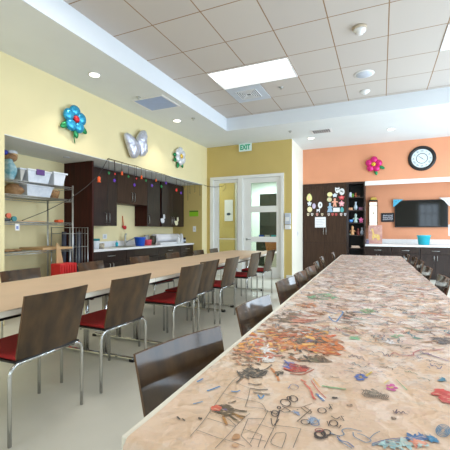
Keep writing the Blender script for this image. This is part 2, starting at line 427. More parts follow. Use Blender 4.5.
for i, (x, y, a) in enumerate(BKS):
    place_chair(x, y, R(-90+a), '%s chair along the kitchen side of the plain-papered long table%s' % (ORD[i], [', before the wire shelves', ', before the tall cabinet', '', '', '', ', near the door wall'][i]), 'chairs on the kitchen side of the plain table', .95)
RL = [(-.43, 1.069, -14.5), (-.412, 1.883, -6), (-.465, 2.815, -5), (-.455, 3.35, -1), (-.455, 3.875, -2), (-.495, 4.51, 3), (-.565, 5.41, 3), (-.535, 6.5, 3)]
for i, (x, y, a) in enumerate(RL):
    place_chair(x, y, R(-90+a), '%s chair on the aisle side of the paint-covered table%s' % (ORD[i], [', whole back in view', ', glossy dark back', '', ', close against the third', '', '', '', ', at the far corner'][i]), 'chairs on the aisle side of the painted table', .95)
RRC = [(.235, 3.53, 4), (.20, 4.35, 4), (.21, 5.2, 2), (.19, 5.87, 3), (.13, 6.47, 3)]
for i, (x, y, a) in enumerate(RRC):
    place_chair(x, y, R(90+a), '%s chair along the window side of the paint-covered long table' % ORD[i], 'chairs on the window side of the painted table', .95)

# ------------------------------------------------------------------ tables
def make_table(name, label, x0, x1, y0, y1, legs, cols, ang, piv, group):
    ctr = Vector(piv)
    t = thing(name, label, 'table', (piv[0], piv[1], 0), group)
    def loc(bm): return bm
    mid = (x0+x1)/2
    obj('tabletop', box((x0, y0+.003, .699), (x1, y1-.003, .737), .004), M['tabletop'], t)
    obj('apron', bx(bx(bmesh.new(), (x0+.05, y0+.06, .672), (x0+.08, y1-.06, .698)), (x1-.08, y0+.06, .672), (x1-.05, y1-.06, .698)), M['black'], t)
    for y in legs:
        for cx in cols:
            obj('column', tube(bmesh.new(), [(cx, y, .036), (cx, y, .66)], .026, 12), M['chrome'], t)
        f = bmesh.new(); bx(f, (x0+.07, y-.02, .012), (x1-.07, y+.02, .036), 0, .006)
        obj('foot', f, M['chrome'], t)
        g = bmesh.new()
        g.free()
        for q in (x0+.06, x1-.11): obj('glide', bx(bmesh.new(), (q, y-.024, .001), (q+.05, y+.024, .03), 0, .004), M['black'], t)
        obj('bracket', box((x0+.15, y-.03, .655), (x1-.15, y+.03, .6985)), M['black'], t)
    t.rotation_euler = (0, 0, ang)
    return t
LA = R(1.1)
LP = (-2.535, 4.0, 0)
LX0, LX1 = -3.065, -2.015
for i, (y0, y1, lg) in enumerate([(.75, 2.80, (1.02, 2.56)), (2.80, 4.83, (3.03, 4.66)), (4.83, 7.40, (5.0, 6.59))]):
    make_table('folding_table', 'cream table with chrome column legs, %s section of the plain-papered long table' % ['camera-end', 'middle', 'door-end'][i], LX0, LX1, y0, y1, lg, (-2.42, -2.65), LA, LP, 'sections of the plain-papered long table')
RA = R(1.43); RP = (-.108, 3.7, 0); RX0, RX1 = -.612, .385
for i, (y0, y1, lg) in enumerate([(.632, 2.66, (1.45, 2.27)), (2.66, 4.72, (3.0, 4.185)), (4.72, 6.84, (4.85, 6.17))]):
    make_table('folding_table', 'cream table under painted paper, %s section of the paint-covered long table' % ['camera-end', 'middle', 'orange-wall-end'][i], RX0, RX1, y0, y1, lg, (-.108,), RA, RP, 'sections of the paint-covered long table')

# plain paper runner on the first table
def hfun(x, y, s=1.0):
    a = noise.noise(Vector((x*7+3, y*5, .3))); b = noise.noise(Vector((x*16+y*7, y*3-x*4, 2.3)))
    c = 1-abs(noise.noise(Vector((x*4+y*2.1, y*2.4-x*3, 7.7))))*3.2
    e = 1-abs(noise.noise(Vector((x*3-y*3.1, y*1.6+x*5, 17.7))))*3.6
    return s*(.0014*a+.0008*b+.0022*max(0, c)+.0020*max(0, e))
def paper(name, x0, x1, y0, y1, ang, piv, z, nx, ny, over, mats, scale, label, cat, wob=.0):
    bm = bmesh.new(); rows = []
    for j in range(ny+1):
        y = y0+(y1-y0)*j/ny; row = []
        xa = x0+wob*noise.noise(Vector((1.3, y*1.5, 0))); xb = x1+wob*noise.noise(Vector((5.3, y*1.2, 4)))
        for i in range(nx+1):
            x = xa+(xb-xa)*i/nx
            row.append(bm.verts.new((x-piv[0], y-piv[1], z+hfun(x, y, scale))))
        rows.append(row)
    if over:   # fold down past the near end of the table
        yy = over[0]
        for dz, dy in ((-.01, -.008), (-.06, -.012), (-.13, -.004), (-.19, -.016)):
            row = [bm.verts.new((v.co.x, yy-piv[1]+dy+.012*noise.noise(Vector((v.co.x*6, dz*9, 1)))-.006, z+dz)) for v in rows[0 if dz == -.01 else 0]]
            rows.insert(0, row) if False else over[1].append(row)
        prev = rows[0]
        for row in over[1]:
            for i in range(nx): bm.faces.new((row[i], row[i+1], prev[i+1], prev[i])).smooth = True
            prev = row
    for j in range(ny):
        for i in range(nx):
            f = bm.faces.new((rows[j][i], rows[j][i+1], rows[j+1][i+1], rows[j+1][i])); f.smooth = True
    return bm
bm = paper('x', LX0+.005, LX1+.004, .78, 7.38, LA, LP, .7385, 24, 150, None, None, .7, '', '', .012)
o = obj('table_paper', bm, M['kraft']); o.location = LP; o.rotation_euler = (0, 0, LA)
tag(o, 'plain tan paper runner spread along the long table beside the kitchen', 'paper table cover')

# painted paper with its drawings
def paint_paper_mat():
    m = mat('painted kraft paper', (224, 192, 163), .42, var=.05, scale=5, bump=.14, detail=6)
    nt = m.node_tree; N = nt.nodes; L = nt.links; b = N['Principled BSDF']
    tc = N.new('ShaderNodeTexCoord')
    base = b.inputs['Base Color'].links[0].from_socket
    sep = N.new('ShaderNodeSeparateXYZ'); L.new(tc.outputs['Object'], sep.inputs[0])
    # more stained towards the far sections of the table
    mr = N.new('ShaderNodeMapRange'); mr.inputs['From Min'].default_value = -2.9; mr.inputs['From Max'].default_value = -1.6; mr.inputs['To Min'].default_value = .15; mr.inputs['To Max'].default_value = 1.0
    L.new(sep.outputs['Y'], mr.inputs['Value'])
    for (col, sc, lo, hi, seed, k) in [((220, 200, 194), 5, .42, .56, 1, .85), ((184, 172, 168), 18, .55, .60, 2, .7), ((196, 138, 112), 11, .60, .64, 3, .6), ((120, 112, 110), 42, .585, .61, 4, .7), ((150, 174, 166), 17, .61, .64, 5, .6), ((238, 230, 224), 13, .51, .56, 6, .85), ((204, 150, 150), 30, .59, .62, 7, .6), ((92, 88, 96), 85, .60, .63, 8, .7), ((120, 138, 172), 36, .63, .66, 9, .7)]:
        mp = N.new('ShaderNodeMapping'); mp.inputs['Location'].default_value = (seed*3.1, seed*7.7, seed); L.new(tc.outputs['Object'], mp.inputs['Vector'])
        nz = N.new('ShaderNodeTexNoise'); nz.inputs['Scale'].default_value = sc; nz.inputs['Detail'].default_value = 7; nz.inputs['Roughness'].default_value = .68
        nz.inputs['Distortion'].default_value = .6
        L.new(mp.outputs['Vector'], nz.inputs['Vector'])
        r = N.new('ShaderNodeMapRange'); r.inputs['From Min'].default_value = lo; r.inputs['From Max'].default_value = hi; r.inputs['To Max'].default_value = k
        L.new(nz.outputs['Fac'], r.inputs['Value'])
        mul = N.new('ShaderNodeMath'); mul.operation = 'MULTIPLY'; L.new(r.outputs[0], mul.inputs[0]); L.new(mr.outputs[0], mul.inputs[1])
        mx = N.new('ShaderNodeMix'); mx.data_type = 'RGBA'; L.new(mul.outputs[0], mx.inputs['Factor']); L.new(base, mx.inputs[6]); mx.inputs[7].default_value = lin(col)
        base = mx.outputs[2]
    L.new(base, b.inputs['Base Color'])
    nz = N.new('ShaderNodeTexNoise'); nz.inputs['Scale'].default_value = 5; nz.inputs['Detail'].default_value = 3; L.new(tc.outputs['Object'], nz.inputs['Vector'])
    mx = N.new('ShaderNodeMix'); mx.data_type = 'RGBA'; mx.inputs['Factor'].default_value = .22; L.new(tc.outputs['Object'], mx.inputs[6]); L.new(nz.outputs['Color'], mx.inputs[7])
    hs = []
    for sc in (7.0, 17.0):
        vo = N.new('ShaderNodeTexVoronoi'); vo.feature = 'F1'; vo.distance = 'MANHATTAN'; vo.inputs['Scale'].default_value = sc; L.new(mx.outputs[2], vo.inputs['Vector']); hs.append(vo.outputs['Distance'])
    ad = N.new('ShaderNodeMath'); ad.operation = 'MULTIPLY_ADD'; L.new(hs[1], ad.inputs[0]); ad.inputs[1].default_value = .4; L.new(hs[0], ad.inputs[2])
    bp = N.new('ShaderNodeBump'); bp.inputs['Strength'].default_value = .55; bp.inputs['Distance'].default_value = .02; L.new(ad.outputs[0], bp.inputs['Height']); L.new(bp.outputs['Normal'], b.inputs['Normal'])
    return m
PZ = .7395
PX0, PX1 = RX0+.024, RX1+.006
bm = paper('x', PX0, PX1, .63, 6.83, RA, RP, PZ, 60, 400, [.63, []], None, 1.0, '', '', .006)
PM = [paint_paper_mat()]
def pm(c, ink=False):
    m = inkm(c) if ink else paint(c)
    if m not in PM: PM.append(m)
    return PM.index(m)
ca, sa = math.cos(-RA), math.sin(-RA)
def P(u, v):
    w = on_z(u, v, PZ); x, y = w.x-RP[0], w.y-RP[1]
    return Vector((ca*x-sa*y, sa*x+ca*y))      # coordinates on the sheet
def inside(p): return PX0-RP[0]+.003 < p.x < PX1-RP[0]-.003 and .632-RP[1]+.003 < p.y < 6.83-RP[1]-.003
def lift(p, k): return Vector((p.x, p.y, PZ+hfun(p.x+RP[0], p.y+RP[1])+.0019+.00013*k))
layer = [0]
PAPERC = (224, 192, 163)
def fade(c, k): return tuple(int((1-k)*a+k*b) for a, b in zip(c, PAPERC))
def stroke(pts, w, c):
    """a drawn line of width w through sheet points"""
    layer[0] = (layer[0]+1) % 9
    w *= .55; mi = pm(fade(c, .18), w < .006); q = []
    for i in range(len(pts)-1):
        n = max(1, int((pts[i+1]-pts[i]).length/.02))
        q += [pts[i].lerp(pts[i+1], k/n) for k in range(n)]
    q.append(pts[-1]); prev = None
    for i, p in enumerate(q):
        t = q[min(i+1, len(q)-1)]-q[max(i-1, 0)]
        if t.length < 1e-6: continue
        t.normalize(); nrm = Vector((-t.y, t.x))*w/2
        if not inside(p): prev = None; continue
        a = bm.verts.new(lift(p+nrm, layer[0])); b = bm.verts.new(lift(p-nrm, layer[0]))
        if prev: bm.faces.new((prev[0], prev[1], b, a)).material_index = mi
        prev = (a, b)
def blob(c, rx, ry, rot, col, rag=.35, n=18):
    layer[0] = (layer[0]+1) % 9
    mi = pm(fade(col, .12)); cr, sr = math.cos(rot), math.sin(rot); sd = random.random()*99
    if not inside(c): return
    ctr = bm.verts.new(lift(c, layer[0])); rings = []
    for f in (.5, 1.0):
        ring = []
        for k in range(n):
            a = 2*PI*k/n; q = f*(1+rag*(1.6*noise.noise(Vector((math.cos(a)*1.3+sd, math.sin(a)*1.3, sd)))+.6*noise.noise(Vector((math.cos(a)*4+sd, math.sin(a)*4, 3)))))
            x, y = rx*q*math.cos(a), ry*q*math.sin(a)
            p = Vector((c.x+cr*x-sr*y, c.y+sr*x+cr*y))
            p.x = min(max(p.x, PX0-RP[0]+.003), PX1-RP[0]-.003); p.y = min(max(p.y, .635-RP[1]), 6.827-RP[1])
            ring.append(bm.verts.new(lift(p, layer[0])))
        rings.append(ring)
    for k in range(n):
        bm.faces.new((ctr, rings[0][k], rings[0][(k+1) % n])).material_index = mi
        bm.faces.new((rings[0][k], rings[1][k], rings[1][(k+1) % n], rings[0][(k+1) % n])).material_index = mi
def line(px, w, c): stroke([P(*p) for p in px], w, c)
def smooth(px, n=6):
    out = []
    for i in range(len(px)-1):
        p0, p1, p2, p3 = px[max(i-1, 0)], px[i], px[i+1], px[min(i+2, len(px)-1)]
        for k in range(n):
            t = k/n
            out.append(tuple(.5*((2*p1[j])+(-p0[j]+p2[j])*t+(2*p0[j]-5*p1[j]+4*p2[j]-p3[j])*t*t+(-p0[j]+3*p1[j]-3*p2[j]+p3[j])*t**3) for j in (0, 1)))
    out.append(px[-1]); return out
def curve(px, w, c): line(smooth(px), w, c)
def loop(cx, cy, a, b, tilt, w, c):
    t = R(tilt); px = []
    for k in range(15):
        q = 2*PI*k/14; x, y = a*math.cos(q), b*math.sin(q)
        px.append((cx+x*math.cos(t)-y*math.sin(t), cy+x*math.sin(t)+y*math.cos(t)))
    line(px, w, c)
def smear(u, v, ru, rv, cols, n, size=(.008, .03), rag=.5):
    size = (size[0]*.6, size[1]*.68); n = int(n*2.2)
    for k in range(n):
        a = random.random()*2*PI; q = math.sqrt(random.random())
        c = P(u+ru*q*math.cos(a), v+rv*q*math.sin(a)); s = random.uniform(*size)
        blob(c, s*random.uniform(.8, 2.4), s*random.uniform(.35, .9), random.random()*PI, random.choice(cols), rag)
INK = (44, 40, 44); GREYINK = (98, 92, 90)
# scattered colour over the far sections
TONES = [(140, 120, 116), (176, 120, 110), (110, 108, 112), (90, 84, 82), (186, 150, 130), (128, 150, 150), (160, 136, 150), (150, 110, 84), (206, 170, 160), (120, 140, 168), (196, 128, 100), (140, 170, 150), (232, 222, 214), (228, 218, 214), (236, 230, 224), (112, 96, 100), (196, 176, 130), (206, 120, 122), (216, 140, 130), (96, 160, 150), (120, 150, 196), (222, 150, 110)]
for k in range(1500):
    p = Vector((random.uniform(PX0-RP[0], PX1-RP[0]), random.uniform(-2.1, 3.1)))
    f = (p.y+2.1)/5.2
    if random.random() > .35+.65*min(1, f*2.5): continue
    s = random.uniform(.004, .019)
    blob(p, s*random.uniform(1, 2.8), s*random.uniform(.3, .8), random.gauss(0, .7), fade(random.choice(TONES), .25), .55, 12)
for k in range(1100):
    p = Vector((random.uniform(PX0-RP[0], PX1-RP[0]), random.uniform(-2.2, 3.1)))
    pts = [p]; d = random.random()*2*PI; st = random.uniform(.008, .026)
    for q in range(random.randint(4, 12)):
        d += random.gauss(0, .9); pts.append(pts[-1]+Vector((math.cos(d), math.sin(d)))*st)
    stroke(pts, random.uniform(.003, .009), random.choice([(104, 100, 104), (104, 96, 96), (70, 90, 130), (120, 80, 90), (96, 120, 130), (92, 88, 92), (170, 104, 88), (180, 96, 104), (70, 130, 150)]))
# orange, brown and black finger-paint patch
OR = [(214, 120, 48), (226, 148, 62), (190, 88, 44), (160, 96, 60), (208, 96, 60), (232, 178, 96), (196, 140, 108)]
DK = [(62, 54, 50), (86, 74, 62), (48, 46, 50), (104, 84, 66)]
smear(262, 343, 30, 12, OR+[(196, 110, 96), (228, 190, 110)], 46, (.008, .022))
smear(305, 340, 30, 13, OR+[(206, 160, 136), (170, 120, 96)], 50, (.010, .03))
smear(328, 347, 12, 7, [(196, 96, 40), (214, 116, 56), (176, 82, 40)], 16, (.012, .03))
smear(255, 325, 24, 8, [(176, 120, 96), (120, 100, 86), (200, 150, 120), (150, 96, 80)], 22, (.010, .03))
smear(286, 318, 12, 5, [(112, 92, 76), (128, 104, 84), (98, 82, 70)], 12, (.014, .032))
smear(303, 318, 10, 5, [(182, 104, 88), (196, 120, 100), (164, 92, 80)], 9, (.014, .03))
smear(295, 343, 7, 5, DK, 9, (.012, .026)); smear(318, 342, 6, 6, DK, 8, (.010, .022))
smear(314, 360, 14, 3, DK+[(96, 96, 70)], 10, (.010, .024)); smear(284, 336, 10, 3, DK, 6, (.008, .016))
smear(311, 343, 3.5, 3, [(40, 84, 168), (60, 110, 190)], 5, (.008, .016))
smear(268, 350, 6, 3.5, [(238, 238, 240), (226, 228, 234)], 14, (.008, .018), .8); smear(269, 360, 6, 3, [(240, 240, 242)], 9, (.006, .014), .8)
smear(252, 374, 14, 4, [(66, 64, 62), (84, 82, 80), (56, 54, 54)], 22, (.008, .02))
for (u0, v0, u1, v1) in [(248, 384, 262, 385), (250, 389, 268, 391), (253, 393, 270, 396), (243, 376, 236, 384), (262, 372, 272, 366)]: line([(u0, v0), ((u0+u1)/2, (v0+v1)/2+1), (u1, v1)], .009, (82, 78, 74))
smear(294, 369, 7, 4, [(180, 58, 58), (150, 50, 64), (196, 76, 64)], 14, (.008, .016)); smear(288, 366, 4, 3, [(74, 90, 170), (96, 110, 186)], 7, (.006, .014)); smear(302, 369, 5, 3, [(190, 60, 50), (120, 56, 60)], 7, (.008, .016))
smear(280, 374, 4, 2.5, [(48, 52, 46), (60, 56, 50)], 6, (.007, .012))
curve([(271, 369), (276, 375), (279, 382)], .014, (206, 120, 60)); curve([(290, 374), (302, 375), (314, 370)], .010, (170, 90, 66))
smear(248, 358, 16, 10, [(150, 104, 80), (112, 88, 72), (186, 130, 100), (90, 76, 66)], 30, (.005, .016))
smear(240, 345, 10, 8, [(190, 120, 90), (214, 160, 110), (140, 100, 80)], 16, (.006, .016))
smear(300, 350, 34, 12, DK+OR, 40, (.004, .014))
smear(296, 338, 34, 13, [(120, 84, 62), (150, 96, 66), (96, 80, 70), (176, 84, 52), (70, 62, 58)], 40, (.006, .026))
smear(262, 352, 20, 10, [(206, 96, 60), (226, 150, 70), (120, 90, 74), (196, 120, 110)], 22, (.006, .02))
# hand print
HD = (74, 64, 48); HO = (176, 120, 56)
blob(P(223, 411), .030, .024, .3, HD, .25); blob(P(217, 409), .012, .018, .2, (206, 84, 60), .4); blob(P(226, 414), .018, .012, .9, (92, 76, 52), .5); blob(P(225, 411), .006, .005, 0, (96, 88, 130), .4)
for (u0, v0, u1, v1, w, c) in [(228, 404, 236, 402, .011, HD), (233, 410, 247, 413, .014, HD), (231, 414, 245, 418, .012, (120, 90, 48)), (228, 415, 239, 423, .012, HD), (223, 417, 227, 426, .012, HO), (236, 416, 243, 420, .008, HO)]:
    line([(u0, v0), ((u0+u1)/2, (v0+v1)/2+.5), (u1, v1)], w, c)
# pen drawing of boxes
for q in [[(190, 439), (205, 421), (222, 396), (232, 383), (236.5, 379), (246, 372)], [(215, 450), (229, 435), (240, 423), (250, 415)], [(196, 432), (215, 438), (232, 443), (245, 449)], [(223, 395), (242, 400), (260, 405), (266, 413)], [(250, 389.5), (248, 399), (245, 408)], [(236, 383), (242, 386), (250, 389)], [(248, 420), (241, 437)], [(245, 431), (262, 437)], [(248, 420), (265, 421)], [(245, 408), (262, 411), (268, 413)], [(268, 413), (262, 424), (256, 434), (250, 446)],
          [(275, 427), (288, 428.5), (301, 430.5)], [(301, 430.5), (297, 440), (293, 450)], [(275, 427), (270, 437), (264, 450)], [(276, 434), (286, 435), (282, 449)], [(276, 434), (271, 444), (282, 449)], [(264, 413), (274, 414), (281, 412)], [(258, 426), (274, 430)], [(247, 440), (266, 443)], [(206, 420), (222, 424), (236, 428)], [(209, 415), (226, 419), (236, 427)], [(210, 412), (220, 414)], [(262, 437), (258, 449)], [(241, 437), (252, 449)]]: curve(q, .0028, GREYINK)
# handwriting
for (u, v, a, b, t) in [(285.5, 404, 5.2, 3.2, 15), (293.5, 400, 4.2, 2.8, 20), (289, 399.5, 2.0, 1.6, 0), (275, 415.5, 3.6, 3.0, 10), (279, 409.5, 1.6, 1.4, 0), (297.5, 411, 0.1, .1, 0)]: loop(u, v, a, b, t, .0055, INK)
curve([(282, 408), (288, 411), (290, 413), (284, 414), (280, 412)], .005, INK); curve([(281, 412), (288, 408), (300, 408.5), (312, 405)], .0035, (120, 84, 60))
curve([(270, 413), (276, 416), (280, 412), (275, 427)], .004, INK)
curve([(271, 420), (273, 427), (279, 421)], .004, INK)
curve([(297, 423), (305, 416), (311, 411)], .0045, (90, 78, 66)); curve([(301, 409), (309, 415), (311, 413), (304, 408)], .0045, (90, 78, 66))
loop(305.5, 423.5, 4.5, 2.4, 5, .0045, INK); loop(322, 412.5, 4.2, 2.8, 10, .005, INK)
line([(326, 409), (332, 411), (329, 405.5), (333, 407)], .0045, INK); line([(329, 411), (331, 408)], .0045, INK)
curve([(310, 418), (316, 420), (319, 426), (312, 426), (310, 420)], .004, (70, 110, 170)); curve([(308, 419), (314, 425), (320, 421)], .003, (110, 150, 200)); smear(314, 422, 4, 3, [(150, 176, 206), (120, 150, 200)], 5, (.004, .008))
loop(333.5, 425, 4.2, 2.8, 10, .005, INK); curve([(331, 418), (336, 421), (340, 419)], .0045, INK); line([(336, 427), (339, 430), (341, 427)], .0045, INK); line([(340, 421), (344, 423), (341, 418), (344, 419)], .0045, INK); curve([(327, 423), (329, 428)], .004, INK)
for k in range(3): loop(319.5+k*.5, 435.5-k*.3, 5, 3.2, 5, .006, INK)
loop(326, 434, 4.6, 3, 0, .006, INK); curve([(314, 438), (320, 440), (328, 438)], .006, INK); curve([(326, 436), (334, 436), (340, 438)], .005, INK); loop(319, 431.5, 4, 1.6, 0, .004, (150, 64, 72))
smear(295, 414, 4, 1.5, [(140, 164, 206)], 4, (.004, .009)); loop(294, 388, 4.5, 3.2, 10, .003, (140, 120, 130)); curve([(288, 390), (292, 385), (299, 388)], .003, (90, 120, 180))
# red and blue strokes, smears, hearts, flowers
curve([(304, 384), (310, 390), (313, 398), (316, 401)], .011, (214, 84, 76)); curve([(301, 380), (306, 383)], .012, (222, 110, 90)); line([(311, 381), (318, 391), (326, 399)], .005, (204, 84, 80)); curve([(316, 394), (320, 398), (324, 402)], .014, (48, 116, 186)); curve([(319, 396), (325, 401)], .006, (236, 238, 240)); curve([(313, 379), (320, 388)], .009, (230, 176, 120))
curve([(322, 386.5), (334, 389), (346, 391)], .012, (120, 182, 130))
for (u, v) in [(218, 391), (221, 389.5), (197, 382)]: pass
curve([(207, 391.5), (213, 389.5), (220, 387)], .010, (44, 128, 200)); curve([(197, 383), (203, 379.5)], .009, (44, 128, 200)); curve([(231, 392.5), (236, 393), (240, 391.5)], .008, (44, 128, 200)); curve([(193, 405), (198, 404), (203, 402.5)], .006, (60, 140, 206)); curve([(258, 396), (261, 400), (264, 396.5)], .007, (50, 134, 204))
curve([(177, 417), (180, 420)], .008, (60, 56, 54)); curve([(182, 419), (185, 421.5)], .006, (60, 56, 54)); blob(P(199.5, 420.5), .006, .005, 0, (60, 56, 54))
blob(P(236, 438), .009, .012, .3, (196, 146, 104), .2); blob(P(236, 447), .008, .007, .3, (206, 160, 120), .2)
smear(442, 341, 9, 3.5, [(88, 88, 94), (72, 72, 80), (104, 104, 110)], 16, (.012, .022))
blob(P(444, 395), .034, .020, .5, (206, 62, 62), .3); blob(P(447, 401), .026, .018, 1.4, (196, 56, 58), .3); blob(P(439, 391.5), .016, .008, .4, (212, 76, 70), .3)
smear(324, 298, 15, 4, [(112, 176, 136), (140, 190, 150), (96, 160, 124)], 16, (.014, .03)); smear(366, 311, 8, 2, [(110, 176, 120), (130, 186, 140)], 8, (.012, .026)); smear(354, 339, 5, 1.6, [(126, 190, 150)], 5, (.008, .016)); smear(398, 337, 6, 1.4, [(120, 180, 140)], 4, (.008, .016))
curve([(329, 317), (332, 321.5), (336, 322.5), (340, 318), (343, 313), (338, 311)], .013, (46, 130, 204))
smear(308, 306, 10, 3, [(206, 128, 84), (196, 116, 76), (214, 150, 110)], 10, (.012, .026)); smear(318, 313, 8, 2.5, [(150, 100, 70), (130, 90, 64)], 6, (.010, .02)); smear(349, 316, 7, 4, [(84, 70, 62), (100, 84, 74)], 10, (.008, .02)); smear(330, 305, 3, 1, [(70, 62, 60)], 3, (.010, .016))
for k in range(5):
    a = 2*PI*k/5; blob(P(391.5+3.2*math.cos(a), 388.5+2.6*math.sin(a)), .008, .007, a, (206, 76, 160), .3)
for k in range(6):
    a = 2*PI*k/6; blob(P(360.5+4*math.cos(a), 378.5+2.8*math.sin(a)), .009, .007, a, (56, 100, 190), .3)
blob(P(391, 388.5), .006, .006, 0, (236, 210, 130)); blob(P(361, 378), .006, .006, 0, (226, 196, 90)); curve([(366, 377), (372, 373)], .010, (226, 200, 80)); curve([(384, 385), (389, 381)], .008, (236, 214, 140)); curve([(402, 386), (407, 391)], .006, (120, 180, 130)); curve([(396, 380), (402, 386)], .004, (120, 170, 130))
for k in range(14):
    u = 361+k*1.9; curve([(u, 391+k*.35), (u+3, 393+k*.35), (u+1, 396+k*.3), (u+4, 399+k*.2)], .004, (112, 104, 96))
smear(373, 395, 8, 3, [(120, 112, 102), (140, 130, 118)], 10, (.006, .012))
curve([(393, 412), (395, 414), (397, 411), (396, 415), (399, 413), (401, 415), (403, 413), (405, 415), (408, 416)], .004, (80, 64, 84)); blob(P(393.5, 419), .007, .006, 0, INK); blob(P(350, 407), .008, .005, .4, INK); blob(P(335, 399), .010, .005, .4, INK)
smear(443, 381, 3, 1.5, [(44, 124, 160)], 5, (.005, .01), .8)
# blue outline drawing at the corner of the sheet
BL = (70, 118, 160)
curve([(330, 434), (338, 437), (344, 436), (342, 432), (348, 430), (358, 432), (362, 433)], .004, BL); curve([(353, 434), (354, 438), (359, 441), (366, 444), (371, 442), (364, 437), (357, 435)], .004, BL); curve([(337, 438), (341, 442), (348, 444), (354, 449)], .005, (60, 90, 150)); curve([(338, 441), (346, 446), (352, 450)], .004, BL)
for k in range(3): curve([(372, 447-k), (388, 444-k*1.6), (404, 442-k*1.4), (420, 439-k), (434, 440+k)], .004, [(70, 118, 160), (96, 150, 180), (60, 90, 150)][k])
smear(404, 446, 22, 3, [(140, 186, 196), (170, 206, 210)], 14, (.006, .012)); smear(417, 444, 5, 3, [(222, 130, 110)], 6, (.006, .012)); smear(418, 439, 7, 2.5, [(60, 110, 176), (50, 100, 160)], 9, (.006, .014)); smear(432, 440, 4, 2, [(44, 124, 176)], 5, (.006, .012))
for k in range(4): loop(443, 432.5, 7-k*1.5, 6-k*1.4, 10, .004, BL)
curve([(370, 440), (374, 436), (380, 433)], .003, BL)
# squiggles in rows
for (u0, v0, n, c) in [(348, 356, 10, (70, 72, 110)), (378, 353, 9, (60, 64, 100)), (352, 364, 9, (50, 110, 130)), (380, 366, 8, (96, 90, 80)), (408, 356, 9, (70, 72, 130)), (416, 352, 8, (110, 80, 130)), (404, 371, 8, (70, 110, 80)), (416, 378, 8, (80, 110, 110)), (396, 346, 9, (90, 90, 100)), (424, 360, 8, (90, 84, 110)), (386, 304, 9, (60, 58, 60)), (392, 308, 9, (70, 66, 66)), (376, 340, 9, (100, 96, 110)), (430, 366, 7, (70, 80, 140)), (344, 370, 6, (60, 90, 150)), (360, 350, 8, (90, 96, 130)), (330, 376, 6, (96, 84, 76))]:
    curve([(u0+k*1.9+random.uniform(-.8, .8), v0+k*.5+random.uniform(-1.4, 1.4)) for k in range(n)], 0.0042, fade(c, .05))
line([(425, 354), (436, 358), (448, 362)], .012, (120, 96, 150)); curve([(380, 321), (384, 318), (390, 318), (394, 321)], .010, (238, 236, 230)); smear(391, 343, 6, 2, [(232, 234, 240)], 6, (.008, .014))
for (u, v, ru, rv, n) in [(372, 366, 26, 12, 26), (420, 360, 26, 14, 26), (345, 330, 18, 8, 18), (420, 325, 26, 10, 26)]:
    for k in range(n):
        a = random.random()*2*PI; q = math.sqrt(random.random()); uu, vv = u+ru*q*math.cos(a), v+rv*q*math.sin(a); l = random.uniform(2, 7)
        line([(uu, vv), (uu+l*.5, vv+random.uniform(-.8, 1)), (uu+l, vv+random.uniform(-.5, 2))], random.uniform(.002, .006), random.choice([(104, 104, 120), (130, 110, 110), (90, 110, 150), (120, 140, 130), (160, 120, 130), (84, 80, 84)]))
o = obj('table_paper', bm, PM); o.location = RP; o.rotation_euler = (0, 0, RA)
tag(o, 'creased tan paper covered with painted hands, doodles and handwriting on the long table', 'paper table cover')

# ------------------------------------------------------------------ ceiling fittings
def troffer(x0, x1, y0, y1, label):
    t = thing('ceiling_light', label, 'ceiling light', ((x0+x1)/2, (y0+y1)/2, ZT-.02), 'lit ceiling panels')
    bm = bmesh.new(); w = .02; z0, z1 = ZT-.012, ZT-.0005
    bx(bm, (x0, y0, z0), (x1, y0+w, z1)); bx(bm, (x0, y1-w, z0), (x1, y1, z1)); bx(bm, (x0, y0+w, z0), (x0+w, y1-w, z1)); bx(bm, (x1-w, y0+w, z0), (x1, y1-w, z1))
    obj('frame', bm, M['plastic_white'], t)
    ym = y0+(y1-y0)*.52
    obj('diffuser', box((x0+w, y0+w, z0+.004), (x1-w, ym, z1)), M['light'], t)
    obj('basket', box((x0+w, ym, z0+.002), (x1-w, y1-w, z1)), M['light_soft'], t)
troffer(-2.54, -1.235, 4.96, 5.65, 'lit rectangular ceiling panel next to the air diffuser')
troffer(.735, 2.04, 4.96, 5.65, 'lit rectangular ceiling panel cut off by the picture edge, over the window side')
t = thing('ceiling_vent', 'square white ceiling air diffuser with louvred center beside the lit panel', 'vent', (-2.21, 6.0, ZT-.02))
obj('plate', box((-2.535, 5.66, ZT-.01), (-1.89, 6.36, ZT-.0005)), M['metal_grey'], t)
bm = bmesh.new()
for k in range(5):
    h = .19-k*.034; z = ZT-.012-.002*k
    for (a, b) in (((-h, -h), (h, -h+.009)), ((-h, h-.009), (h, h)), ((-h, -h+.009), (-h+.009, h-.009)), ((h-.009, -h+.009), (h, h-.009))):
        bx(bm, (-2.21+a[0], 6.01+a[1], z-.01), (-2.21+b[0], 6.01+b[1], ZT-.0105))
obj('grille', bm, M['plastic_white'], t)
obj('grille_back', box((-2.39, 5.83, ZT-.0108), (-2.03, 6.19, ZT-.0101)), mat('dark duct', (70, 74, 80), .7), t)
def disc(name, c, prof, m, label, cat, group=None):
    bm = bmesh.new(); lathe(bm, [(r, -h) for r, h in prof], c, 24); return single(name, bm, m, label, cat, group)
t = thing('smoke_detector', 'large white smoke detector with shadow-toned base on the tile ceiling', 'smoke detector', (-.245, 4.60, ZT-.07))
bm = bmesh.new(); lathe(bm, [(.085, 0), (.085, -.025), (.075, -.03)], (-.245, 4.60, ZT-.0005), 24); obj('base', bm, mat('shadow-toned base', (196, 180, 158), .6), t)  # brownish base colour stands for the shadow on a white base
bm = bmesh.new(); lathe(bm, [(.074, -.0302), (.072, -.05), (.045, -.066), (.04, -.085), (.01, -.088)], (-.245, 4.60, ZT-.0005), 24); obj('cover', bm, M['plastic_white'], t)
t = thing('ceiling_speaker', 'round flush ceiling speaker with pale blue grille', 'speaker', (-.256, 6.0, ZT-.02))
